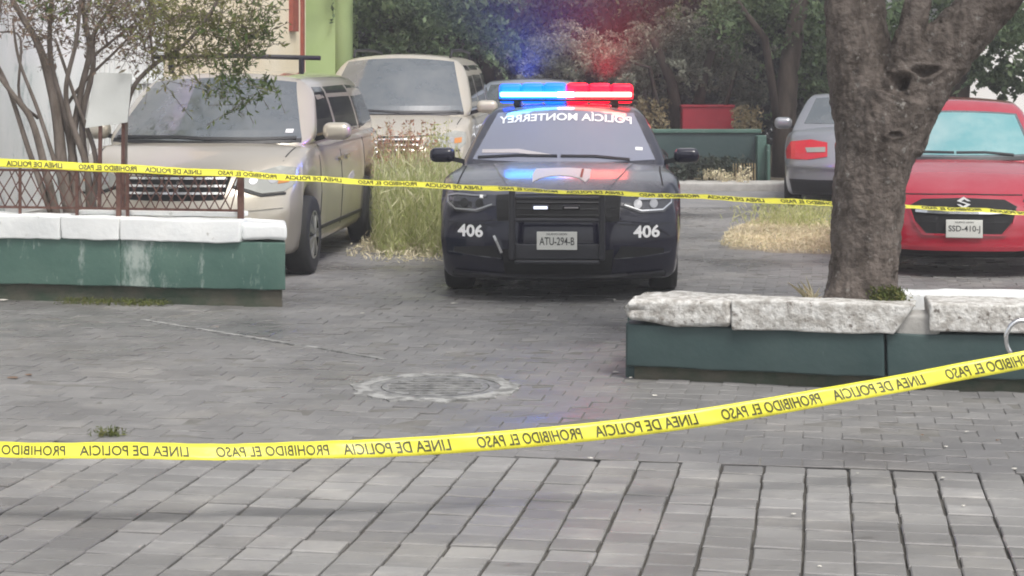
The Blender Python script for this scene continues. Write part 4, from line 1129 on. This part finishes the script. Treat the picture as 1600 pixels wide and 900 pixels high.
pl = rbox('number_plate', (0, fy-.03, .485), (.30, .012, .135), .004, M['plate'], pc.root)
def plate_text(body, c, w_, h_, par, mat='dark_print'):
    V, F = text_geo(body, .01); V = np.array(V)
    x0, x1 = V[:, 0].min(), V[:, 0].max(); y0, y1 = V[:, 1].min(), V[:, 1].max()
    P = np.stack([(V[:, 0]-(x0+x1)/2)/(x1-x0)*w_+c[0], np.full(len(V), c[1]), (V[:, 1]-(y0+y1)/2)/(y1-y0)*h_+c[2]], 1)
    return mesh_obj('plate_characters', P, F, M[mat], par)
plate_text('ATU-294-B', (0, fy-.038, .482), .26, .06, pl)
plate_text('NUEVO LEON', (0, fy-.038, .535), .15, .014, pl)
# mirrors, roof, light bar
for sx in (-1, 1): pc.mirror(sx*1.03, 1.72, 1.035, .21, .125, M['black_paint'])
for x, y in ((.81, .96), (-.81, .96), (.81, 4.01), (-.81, 4.01)): pc.wheel(x, y, .35, .22, M['rim_dark'])
lbz = 1.535
bar = rbox('light_bar', (0, 2.45, lbz-.045), (1.18, .28, .025), .01, M['plastic'], pc.root)
def endshape(V):
    V = V.copy(); V[:, 1] += .10*np.abs(V[:, 0]/.6)**3*np.sign(.0001-V[:, 1])*-.0; return V
for sx, a, b in ((-1, 'blue', 'blue'), (1, 'red', 'red')):
    for k in range(3):
        x0 = sx*(.11+.19*k+.0)
        l_ = rbox('light_module', (sx*(.10+.195*k), 2.45, lbz+.012), (.1945, .27-.02*k, .185-.008*k), .035, M[a+'_lens'], bar, n=(2, 1, 1))
    rbox('lit_strip', (sx*.325, 2.30, lbz+.004), (.50, .07, .042), .012, M[a+'_core'], bar)
rbox('lit_strip', (0, 2.297, lbz+.004), (.16, .07, .040), .012, M['mid_core'], bar)
for sx in (-1, 1): rbox('mounting_foot', (sx*.43, 2.42, lbz-.075), (.06, .2, .05), .01, M['plastic'], bar)
for sx, c in ((-1, (.03, .10, 1)), (1, (1, .02, .06))):
    # added upward spots that light the haze as a bloom halo, plus weak all-round glow
    ld = bpy.data.lights.new('light_bar_halo', 'SPOT'); ld.energy = 1700; ld.color = c; ld.shadow_soft_size = .08; ld.spot_size = R(132); ld.spot_blend = .8
    lo = bpy.data.objects.new('light_bar_halo', ld); COL.objects.link(lo); lo.parent = pc.root; lo.location = (sx*.34, 2.34, lbz+.11)
    lo.rotation_euler = Vector((0, .25, 1.0)).to_track_quat('-Z', 'Y').to_euler()
    ld = bpy.data.lights.new('light_bar_glow', 'POINT'); ld.energy = 32; ld.color = c; ld.shadow_soft_size = .12
    lo = bpy.data.objects.new('light_bar_lamp', ld); COL.objects.link(lo); lo.parent = pc.root; lo.location = (sx*.36, 2.85, lbz+.12)
rbox('roof_antenna_base', (.0, 3.1, 1.45), (.06, .16, .05), .02, M['plastic'], pc.root)

# ---- generic minivan
def minivan(name, loc, phi, label, paint, glass, lampmat, H=1.745, rails=False, cross=False, honda=True):
    c = Car(name, loc, phi, label, 'minivan')
    c.body(5.1, [(0, .90), (.35, .955), (.9, .98), (4.4, .98), (5.1, .93)],
           [(0, .90), (.10, .945), (.5, 1.03), (.95, 1.13), (1.6, 1.16), (4.9, 1.18), (5.1, 1.1)],
           [(0, .86), (.15, .92), (.5, 1.0), (.95, 1.08), (1.6, 1.10), (4.9, 1.15), (5.1, 1.1)],
           [(0, .24), (.4, .20), (4.6, .22), (5.1, .3)],
           [(0, .955), (.2, .985), (.5, 1.0), (.8, .985), (1, .955)], (.97, 3.97), .345,
           .34, [(0, .08), (.12, .02), (.35, 0), (.55, .02), (.75, .07), (1, .20)], paint)
    c.cabin((.80, 5.05), (1.68, 4.75), .945, .765, 1.05, H, paint, bow=.26, rbow=.1, crown=.07, r=.17)
    c.patch('windscreen', 'F', trap(-.84, .84, 1.155, -.655, .655, H-.105, -.02, .04), glass, 'cabin', .005)
    c.seam('wiper', 'F', [(-.80, 1.16), (-.2, 1.165), (.1, 1.15)], .022, M['plastic'], 'cabin', .014)
    c.seam('wiper', 'F', [(.0, 1.155), (.45, 1.15), (.8, 1.155)], .022, M['plastic'], 'cabin', .014)
    c.seam('windscreen_base', 'F', [(-.84, 1.135), (0, 1.115), (.84, 1.135)], .03, M['plastic'], 'cabin', .008)
    for ax in 'LR':
        c.patch('side_window', ax, [(1.42, 1.13), (2.35, 1.14), (2.38, H-.15), (2.0, H-.15)], M['glass_side'], 'cabin', .004, .12)
        c.patch('side_window', ax, [(2.47, 1.14), (3.55, 1.17), (3.55, H-.14), (2.47, H-.15)], M['glass_side'], 'cabin', .004, .12)
        c.patch('side_window', ax, [(3.64, 1.17), (4.75, 1.25), (4.6, H-.17), (3.64, H-.14)], M['glass_side'], 'cabin', .004, .12)
        for yy in (1.42, 2.42, 3.62): c.seam('door_seam', ax, [(yy, 1.08), (yy-.02, .32)], .014, M['void'])
        c.seam('beltline', ax, [(1.5, 1.075), (4.9, 1.10)], .02, paint, 'body', .012)
        c.seam('sill_line', ax, [(1.4, .36), (3.5, .36)], .03, M['plastic'], 'body', .01)
        for yy in (2.25, 2.58): c.seam('door_handle', ax, [(yy, .93), (yy+.17, .94)], .035, M['chrome'] if honda else paint, 'body', .028)
    for sx in (-1, 1):
        hl = [(sx*.48, .80), (sx*.70, .73), (sx*.86, .74), (sx*.925, .80), (sx*.915, .93), (sx*.80, .945), (sx*.60, .89), (sx*.48, .85)]
        c.patch('headlight', 'F', hl, lampmat, 'body', .010, .05)
        c.patch('indicator_lens', 'F', [(sx*.80, .80), (sx*.88, .81), (sx*.88, .87), (sx*.80, .86)], M['amber'], 'body', .014, .05)
        c.seam('lamp_edge', 'F', [(sx*.47, .79), (sx*.70, .715), (sx*.87, .725)], (.016), M['rim_dark'], 'body', .012)
        c.patch('fog_light', 'F', [(sx*.62, .42), (sx*.74, .43), (sx*.74, .49), (sx*.62, .49)], M['lamp_dark'], 'body', .01, .05)
        c.mirror(sx*1.10, 1.50, 1.21, .25, .155, paint, d=.18)
    for sx in (-1, 1):
        for cx_, cz_, cr_ in ((.62, .83, .032), (.76, .84, .036)):
            c.patch('reflector', 'F', [(sx*cx_+cr_*math.cos(q), cz_+cr_*math.sin(q)) for q in np.linspace(0, 2*math.pi, 13)[:-1]], M['rim'], 'body', .014, .05)
        c.seam('bonnet_gap', 'T', [(sx*.62, .22), (sx*.80, .5), (sx*.84, .95)], .012, M['void'], 'body', .002)
    c.seam('bonnet_front_gap', 'F', [(-.60, .905), (-.3, .89), (.3, .89), (.60, .905)], .010, M['void'], 'body', .003)
    c.patch('grille', 'F', trap(-.42, .42, .69, -.45, .45, .87, -.01, .01), M['void'], 'body', .006)
    for zz in (.735, .79, .85): c.seam('grille_bar', 'F', [(-.42, zz), (.42, zz)], .018, M['chrome'], 'body', .018)
    if honda:
        eb = MB(); h0, n0 = c.hit('F', 0, .79, 'body')
        for sx in (-1, 1): eb.bar((sx*.038, h0.y-.03, .74), (sx*.048, h0.y-.03, .84), .018, .012, up=(0, 1, 0))
        eb.bar((-.038, h0.y-.03, .79), (.038, h0.y-.03, .79), .016, .012, up=(0, 1, 0)); eb.obj('badge', M['chrome'], c.root)
    else:
        rbox('badge', (0, c.hit('F', 0, .79, 'body')[0].y-.03, .79), (.13, .012, .09), .005, M['chrome'], c.root)
    c.patch('lower_intake', 'F', trap(-.50, .50, .28, -.52, .52, .40), M['void'], 'body', .006)
    c.seam('bumper_crease', 'F', [(-.86, .62), (-.5, .60), (.5, .60), (.86, .62)], .02, paint, 'body', .012)
    c.patch('number_plate', 'F', trap(-.15, .15, .45, -.15, .15, .58), M['plate'], 'body', .02, .1)
    for x, y in ((.89, .97), (-.89, .97), (.89, 3.97), (-.89, 3.97)): c.wheel(x, y, .335, .22, M['rim'])
    for ax_, sx in (('R', 1), ('L', -1)):
        if rails:
            pts = [(sx*.60, 1.95, H-.04), (sx*.61, 2.1, H+.035), (sx*.61, 3.2, H+.055), (sx*.60, 4.4, H+.03), (sx*.6, 4.55, H-.05)]
            MB().tube(pts, .018, 8).obj('roof_rail', M['plastic'] if not cross else M['rim'], c.root, True)
    if cross:
        for yy in (2.25,):
            MB().tube([(-.80, yy, H+.13), (0, yy, H+.14), (.80, yy, H+.12)], .022, 8).obj('roof_crossbar', M['plastic'], c.root, True)
            for sx in (-1, 1): rbox('crossbar_foot', (sx*.62, yy, H+.045), (.04, .08, .15), .012, M['plastic'], c.root)
    return c
c1 = minivan('minivan', (-2.79, 15.14, 0), R(5.3), 'champagne gold minivan with roof crossbar parked behind the left planter', M['gold_paint'], M['glass'], M['lamp'], cross=True, rails=False)
c1.patch('windscreen_sticker', 'F', [(.70, 1.20), (.76, 1.20), (.76, 1.23), (.70, 1.23)], M['white_print'], 'cabin', .009, .1)
c1.patch('door_scrape', 'R', [(2.72, .70), (2.9, .69), (3.05, .73), (3.0, .78), (2.85, .765), (2.76, .74)], M['grey_print'], 'body', .004)
c2 = minivan('minivan', (-1.50, 21.1, .10), R(4), 'dusty beige minivan with roof rails parked behind the tall weeds', M['beige_paint'], M['glass'], M['lamp'], H=1.86, rails=True, honda=False)

# ---- red hatchback
rc = Car('hatchback', (3.80, 15.6, 0), R(9.7), 'bright red hatchback with teal windscreen shade parked behind the big tree', 'car')
rc.body(3.84, [(0, .80), (.3, .845), (.8, .867), (3.2, .867), (3.84, .80)],
        [(0, .70), (.10, .755), (.4, .85), (.95, .975), (1.6, 1.0), (3.4, 1.02), (3.84, .95)],
        [(0, .66), (.15, .73), (.4, .81), (.95, .90), (1.6, .94), (3.4, .97), (3.84, .92)],
        [(0, .17), (.4, .17), (3.4, .2), (3.84, .3)],
        [(0, .95), (.15, .98), (.5, 1.0), (.8, .98), (1, .93)], (.76, 3.2), .30,
        .30, [(0, .06), (.12, .0), (.3, 0.0), (.6, .02), (.8, .06), (1, .16)], M['red_paint'])
rc.cabin((.82, 3.72), (1.55, 3.2), .80, .62, .90, 1.495, M['red_paint'], bow=.2, crown=.045)
rc.patch('windscreen', 'F', trap(-.70, .70, .985, -.575, .575, 1.35, -.01, .03), M['glass'], 'cabin', .005)
rc.patch('sunshade', 'F', trap(-.67, .66, 1.0, -.555, .555, 1.335, -.01, .025), M['glass_teal'], 'cabin', .008)
for a, b in (((-.62, .992), (-.02, 1.01)), ((.0, 1.01), (.5, .99))):
    rc.seam('wiper', 'F', [a, ((a[0]+b[0])/2, (a[1]+b[1])/2+.012), b], .016, M['plastic'], 'cabin', .016)
rc.seam('windscreen_base', 'F', [(-.70, .968), (0, .955), (.70, .968)], .03, M['plastic'], 'cabin', .008)
for ax in 'LR':
    rc.patch('side_window', ax, [(1.25, 1.0), (2.2, 1.0), (2.2, 1.37), (1.75, 1.37)], M['glass_side'], 'cabin', .004, .12)
    rc.patch('side_window', ax, [(2.27, 1.0), (3.2, 1.05), (3.0, 1.34), (2.27, 1.37)], M['glass_side'], 'cabin', .004, .12)
    rc.seam('door_seam', ax, [(1.2, .93), (1.2, .3)], .012, M['void']); rc.seam('door_seam', ax, [(2.24, .95), (2.22, .3)], .012, M['void'])
gz = [(-.31, .375), (.31, .375), (.40, .48), (.44, .60), (.34, .655), (0, .668), (-.34, .655), (-.44, .60), (-.40, .48)]
rc.patch('grille', 'F', gz, M['void'], 'body', .006, .06)
rc.seam('grille_trim', 'F', [(-.39, .555), (-.2, .545), (.2, .545), (.39, .555)], .022, M['chrome'], 'body', .022)
rc.seam('grille_surround', 'F', [(-.45, .60), (-.40, .46), (-.33, .365), (.33, .365), (.40, .46), (.45, .60)], .016, M['red_paint'], 'body', .020)
h0, _ = rc.hit('F', 0, .61, 'body'); yb_ = h0.y-.035
eb = MB()
Sx = [(-.055, .0), (-.002, .040), (.055, .012), (.02, .0), (-.01, .015), (.055, -.022), (.0, -.055), (-.055, -.02), (-.02, -.008), (.012, -.025)]
Sx = [(0, .050), (.056, .014), (.030, .014), (.004, .030), (-.022, .012), (.056, -.014), (0, -.050), (-.056, -.014), (-.030, -.014), (-.004, -.030), (.022, -.012), (-.056, .014)]
V = [(x, yb_, .635+z) for x, z in Sx]+[(x, yb_+.02, .635+z) for x, z in Sx]; n = len(Sx)
F = [tuple(range(n)), tuple(range(n, 2*n))[::-1]]+[(i, (i+1) % n, (i+1) % n+n, i+n) for i in range(n)]
mesh_obj('badge', V, F, M['white_print'], rc.root)
h0, _ = rc.hit('F', 0, .42, 'body')
pl = rbox('number_plate', (.0, h0.y-.03, .42), (.30, .012, .15), .004, M['plate'], rc.root)
plate_text('SSD-410-J', (0, h0.y-.038, .415), .26, .065, pl)
plate_text('NUEVO LEON', (0, h0.y-.038, .475), .15, .014, pl)
for sx in (-1, 1): rc.seam('bonnet_gap', 'T', [(sx*.50, .2), (sx*.68, .5), (sx*.72, .95)], .011, M['void'], 'body', .002)
rc.seam('bonnet_front_gap', 'F', [(-.50, .69), (0, .70), (.50, .69)], .009, M['void'], 'body', .003)
rc.seam('bumper_lip', 'F', [(-.78, .27), (-.4, .255), (.4, .255), (.78, .27)], .022, M['red_paint'], 'body', .03)
rc.patch('lower_intake', 'F', trap(-.55, .55, .175, -.60, .60, .235), M['void'], 'body', .008)
for sx in (-1, 1):
    rc.patch('headlight', 'F', [(sx*.50, .60), (sx*.68, .585), (sx*.79, .63), (sx*.80, .75), (sx*.70, .77), (sx*.56, .70)], M['lamp'], 'body', .01, .05)
    rc.patch('fog_recess', 'F', [(sx*.58, .36), (sx*.74, .36), (sx*.72, .46), (sx*.60, .44)], M['plastic'], 'body', .006, .05)
    rc.mirror(sx*.97, 1.32, 1.05, .2, .13, M['red_paint'])
for x, y in ((.78, .76), (-.78, .76), (.78, 3.2), (-.78, 3.2)): rc.wheel(x, y, .30, .19, M['rim'])

# ---- silver saloon seen from behind
sv = Car('saloon_car', (4.17, 22.4, 0), R(10.5), 'silver saloon with red tail lamp parked tail first behind the big tree', 'car')
sv.body(4.65, [(0, .82), (.3, .88), (.8, .90), (3.9, .90), (4.65, .80)],
        [(0, .96), (.12, 1.02), (.6, 1.06), (1.4, 1.05), (3.3, .98), (4.2, .85), (4.65, .72)],
        [(0, .90), (.12, .96), (.6, .99), (1.4, .97), (3.3, .93), (4.2, .82), (4.65, .66)],
        [(0, .24), (.4, .2), (4.2, .2), (4.65, .2)],
        [(0, .95), (.2, .985), (.5, 1.0), (.8, .98), (1, .92)], (1.0, 3.7), .32,
        .26, [(0, .06), (.2, 0), (.5, .0), (.7, .04), (1, .12)], M['silver_paint'])
sv.cabin((.50, 3.45), (1.35, 2.55), .83, .60, .92, 1.475, M['silver_paint'], bow=.16, crown=.04)
sv.patch('rear_window', 'F', trap(-.66, .66, 1.08, -.52, .52, 1.39, 0, .02), M['glass'], 'cabin', .005)
for ax in 'LR':
    sv.patch('side_window', ax, [(1.1, 1.08), (1.95, 1.03), (1.95, 1.37), (1.6, 1.36)], M['glass_side'], 'cabin', .004, .12)
    sv.patch('side_window', ax, [(2.02, 1.03), (3.0, 1.0), (2.5, 1.36), (2.02, 1.38)], M['glass_side'], 'cabin', .004, .12)
for sx in (-1, 1):
    sv.patch('tail_lamp', 'F', [(sx*.36, .70), (sx*.60, .66), (sx*.85, .66), (sx*.87, .76), (sx*.80, .87), (sx*.55, .90), (sx*.36, .87)], M['tail'], 'body', .012, .05)
    sv.patch('reversing_lamp', 'F', [(sx*.38, .755), (sx*.60, .745), (sx*.62, .80), (sx*.38, .815)], M['lamp'], 'body', .018, .05)
    sv.mirror(sx*1.0, 2.95, 1.03, .24, .16, M['silver_paint'])
sv.patch('bumper_insert', 'F', trap(-.78, .78, .24, -.82, .82, .42), M['plastic'], 'body', .008)
sv.seam('bumper_crease', 'F', [(-.84, .58), (0, .56), (.84, .58)], .02, M['silver_paint'], 'body', .02)
sv.patch('number_plate', 'F', trap(-.15, .15, .70, -.15, .15, .83), M['plate'], 'body', .015, .1)
for x, y in ((.80, 1.0), (-.80, 1.0), (.80, 3.7), (-.80, 3.7)): sv.wheel(x, y, .32, .2, M['rim'])

# ---- pale blue car glimpsed behind the police car
bl = Car('parked_car', (.19, 26.4, 0), R(3), 'pale blue car mostly hidden behind the light bar of the police car', 'car')
bl.body(4.3, [(0, .82), (.3, .87), (.8, .89), (3.7, .89), (4.3, .82)],
        [(0, .82), (.12, .88), (.5, .96), (1.0, 1.06), (3.9, 1.08), (4.3, 1.0)],
        [(0, .78), (.12, .84), (.5, .92), (1.0, 1.0), (3.9, 1.04), (4.3, .98)],
        [(0, .22), (.4, .2), (3.9, .2), (4.3, .3)], [(0, .95), (.2, .985), (.5, 1.0), (.8, .98), (1, .94)], (.85, 3.45), .32,
        .3, [(0, .06), (.2, 0), (.5, .0), (.7, .04), (1, .14)], M['blue_paint'])
bl.cabin((.85, 4.15), (1.6, 3.8), .84, .68, 1.0, 1.63, M['blue_paint'], bow=.2, crown=.05)
bl.patch('windscreen', 'F', trap(-.74, .74, 1.08, -.60, .60, 1.53, -.01, .02), M['glass'], 'cabin', .005)
for sx in (-1, 1):
    bl.patch('headlight', 'F', [(sx*.50, .70), (sx*.80, .68), (sx*.82, .80), (sx*.55, .80)], M['lamp'], 'body', .01, .06)
    bl.mirror(sx*.99, 1.4, 1.12, .2, .14, M['blue_paint'])
bl.patch('grille', 'F', trap(-.42, .42, .55, -.42, .42, .72), M['void'], 'body', .006)
for x, y in ((.8, .85), (-.8, .85), (.8, 3.45), (-.8, 3.45)): bl.wheel(x, y, .32, .2, M['rim'])

# ------------------------------------------------------------ police tapes
def tape(label, ctrl, width, tilt, txt, ptxt, gap, s0, name='police_tape', bold=.012, wavy=.004):
    """ctrl: list of (px, py, Z) of the tape's centre line; tilt: (s-fraction, angle) table; text printed on the far side shows mirrored"""
    P = [pt(*c) for c in ctrl]; PP = []
    n = len(P)
    for i in range(n-1):
        p0, p1, p2, p3 = P[max(i-1, 0)], P[i], P[i+1], P[min(i+2, n-1)]
        for t in np.linspace(0, 1, 17)[:-1]:
            PP.append(.5*((2*p1)+(-p0+p2)*t+(2*p0-5*p1+4*p2-p3)*t*t+(-p0+3*p1-3*p2+p3)*t**3))
    PP.append(P[-1]); A = np.array(PP); seg = np.linalg.norm(np.diff(A, axis=0), axis=1); S = np.concatenate([[0], np.cumsum(seg)]); L = S[-1]
    tn = np.gradient(A, axis=0); tn /= np.linalg.norm(tn, axis=1)[:, None]
    def frame(s):
        p = np.array([np.interp(s, S, A[:, k]) for k in range(3)]); t = np.array([np.interp(s, S, tn[:, k]) for k in range(3)]); t /= np.linalg.norm(t)
        up = np.array([0, 0, 1.])-t*t[2]; up /= np.linalg.norm(up); nrm_ = np.cross(t, up)   # points to -y (camera) for t=+x
        a = np.interp(s/L, [q[0] for q in tilt], [q[1] for q in tilt])+.10*math.sin(s*2.3)+.06*math.sin(s*5.1)
        u2 = up*math.cos(a)+nrm_*math.sin(a); n2 = -up*math.sin(a)+nrm_*math.cos(a)
        p = p+n2*wavy*math.sin(s*9)
        return p, u2, n2
    def at(s, v, off=0.0):
        p, u, n_ = frame(s)
        return p+u*v+n_*off+n_*.0015*math.sin(s*40+v*60)
    ns = int(L/.02); V = []; F = []
    for i in range(ns+1):
        for k in range(5): V.append(at(L*i/ns, width*(k/4-.5)))
    for i in range(ns):
        for k in range(4): a = i*5+k; F.append((a, a+5, a+6, a+1))
    m2 = len(V); V2 = []
    for i in range(ns+1):
        for k in range(5): V2.append(at(L*i/ns, width*(k/4-.5), -.0006))
    F2 = [tuple(j+m2 for j in f[::-1]) for f in F]
    E = []
    for i in range(ns): E += [(i*5, i*5+m2, (i+1)*5+m2, (i+1)*5), (i*5+4, (i+1)*5+4, (i+1)*5+4+m2, i*5+4+m2)]
    o = mesh_obj(name, V+V2, F+F2+E, M['tape'], None, True); tag(o, label, 'police tape')
    s = s0; k = 0; TV = []; TF = []
    while s < L-.02:
        V_, F_ = text_geo(txt[k % 2], bold); V_ = np.array(V_); x0, x1 = V_[:, 0].min(), V_[:, 0].max(); y0, y1 = 0, .73
        wl = ptxt[k % 2]
        tv = []
        ok = s > 0 and s+wl < L
        if ok:
            for x, y, _ in V_:
                v = (y-.36)/.73*width*.62; sl = .14*v
                ss = s+wl-(x-x0)/(x1-x0)*wl - sl*1.5
                tv.append(tuple(at(ss, v, .0022)))
            b = len(TV); TV += tv; TF += [tuple(q+b for q in f) for f in F_]
        s += wl+gap[k % 2]; k += 1
    t_ = mesh_obj('printed_warning', TV, TF, M['tape_text'], o); t_['kind'] = 'stuff'
    return o
near = [(-420, 690, 7.2), (-120, 700, 7.15), (0, 702, 7.15), (150, 704, 7.15), (300, 705.5, 7.15), (430, 704.5, 7.2), (530, 702.5, 7.2), (650, 697, 7.25), (760, 690, 7.3), (880, 679, 7.4), (1000, 666, 7.45),
        (1120, 649, 7.5), (1250, 627, 7.6), (1400, 600, 7.7), (1500, 581, 7.8), (1600, 562, 7.85), (1760, 528, 8.0)]
tape('wide yellow police tape sagging low across the foreground', near, .073, [(0, -.95), (.22, -.85), (.42, -.45), (.6, -.35), (1, -.25)],
     ['PROHIBIDO EL PASO', 'LINEA DE POLICIA'], [.435, .42], [.055, .105], -.14)
far = [(-120, 246, 13.72), (0, 254, 13.72), (120, 260, 13.70), (250, 266, 13.68), (372, 272, 13.66), (480, 279, 13.66), (600, 286, 13.64), (720, 292, 13.62), (850, 298, 13.6), (980, 303, 13.6), (1100, 308, 13.6),
       (1250, 316, 13.6), (1420, 323, 13.6), (1520, 328, 13.6), (1640, 334, 13.6), (2000, 338, 13.6), (2500, 330, 13.6)]
tape('second police tape stretched higher across the fronts of the parked cars', far, .066, [(0, -.45), (.17, -.6), (.23, -1.0), (.37, -1.08), (.7, -1.15), (1, -.9)],
     ['PROHIBIDO EL PASO', 'LINEA DE POLICIA'], [.435, .42], [.06, .12], .12, bold=.03)

# ------------------------------------------------------------ litter on the paving
def scrap(px, py, r, kind, label, group):
    x, y = gp(px, py); n = 7; V = []; 
    for i in range(n):
        t = 2*math.pi*i/n; q = .8*r*random.uniform(.6, 1.2); V.append((q*math.cos(t), q*math.sin(t)*.8, random.uniform(.0, .004)))
    V += [(v[0]*.7, v[1]*.7, .003+random.uniform(0, .003)) for v in V]
    F = [(i, (i+1) % n, (i+1) % n+n, i+n) for i in range(n)]+[tuple(range(n, 2*n))]
    o = mesh_obj(kind, V, F, M['litter'] if kind == 'litter_scrap' else M['leaf_brown'], None, loc=(x, y, .006)); tag(o, label, 'litter' if kind == 'litter_scrap' else 'leaf', group)
for q in ((710, 475, .035), (1022, 620, .022), (962, 583, .022), (985, 592, .014), (922, 718, .016), (1240, 806, .014), (1478, 700, .013), (1474, 749, .014), (1585, 735, .016), (1280, 888, .012), (1510, 677, .014), (566, 491, .03), (5, 470, .06), (960, 470, .02), (1505, 793, .01), (1340, 742, .01)):
    scrap(*q, 'litter_scrap', 'small pale scrap of litter lying flat on the grey paving', 'pale scraps scattered on the paving')
for q in ((20, 592, .05), (1440, 682, .012), (1000, 800, .010), (45, 587, .03), (1558, 690, .012)):
    scrap(*q, 'dry_leaf', 'small brown dry leaf lying on the grey paving', 'dry leaves on the paving')

# ------------------------------------------------------------ thin haze volume added for lifted dark tones and a lamp halo
hz = MB().box((0, 25, 4.5), (120, 90, 11)).obj('added_haze', None)
hm = bpy.data.materials.new('added_haze_air'); hm.use_nodes = True; hm.node_tree.nodes.clear()
ho = hm.node_tree.nodes.new('ShaderNodeOutputMaterial'); hv = hm.node_tree.nodes.new('ShaderNodeVolumePrincipled')
hv.inputs['Color'].default_value = (.92, .93, .97, 1); hv.inputs['Density'].default_value = .0028
hm.node_tree.links.new(hv.outputs[0], ho.inputs['Volume']); hz.data.materials.append(hm)
tag(hz, 'thin added haze volume lifting the dark background and spreading lamp glow', kind='stuff')
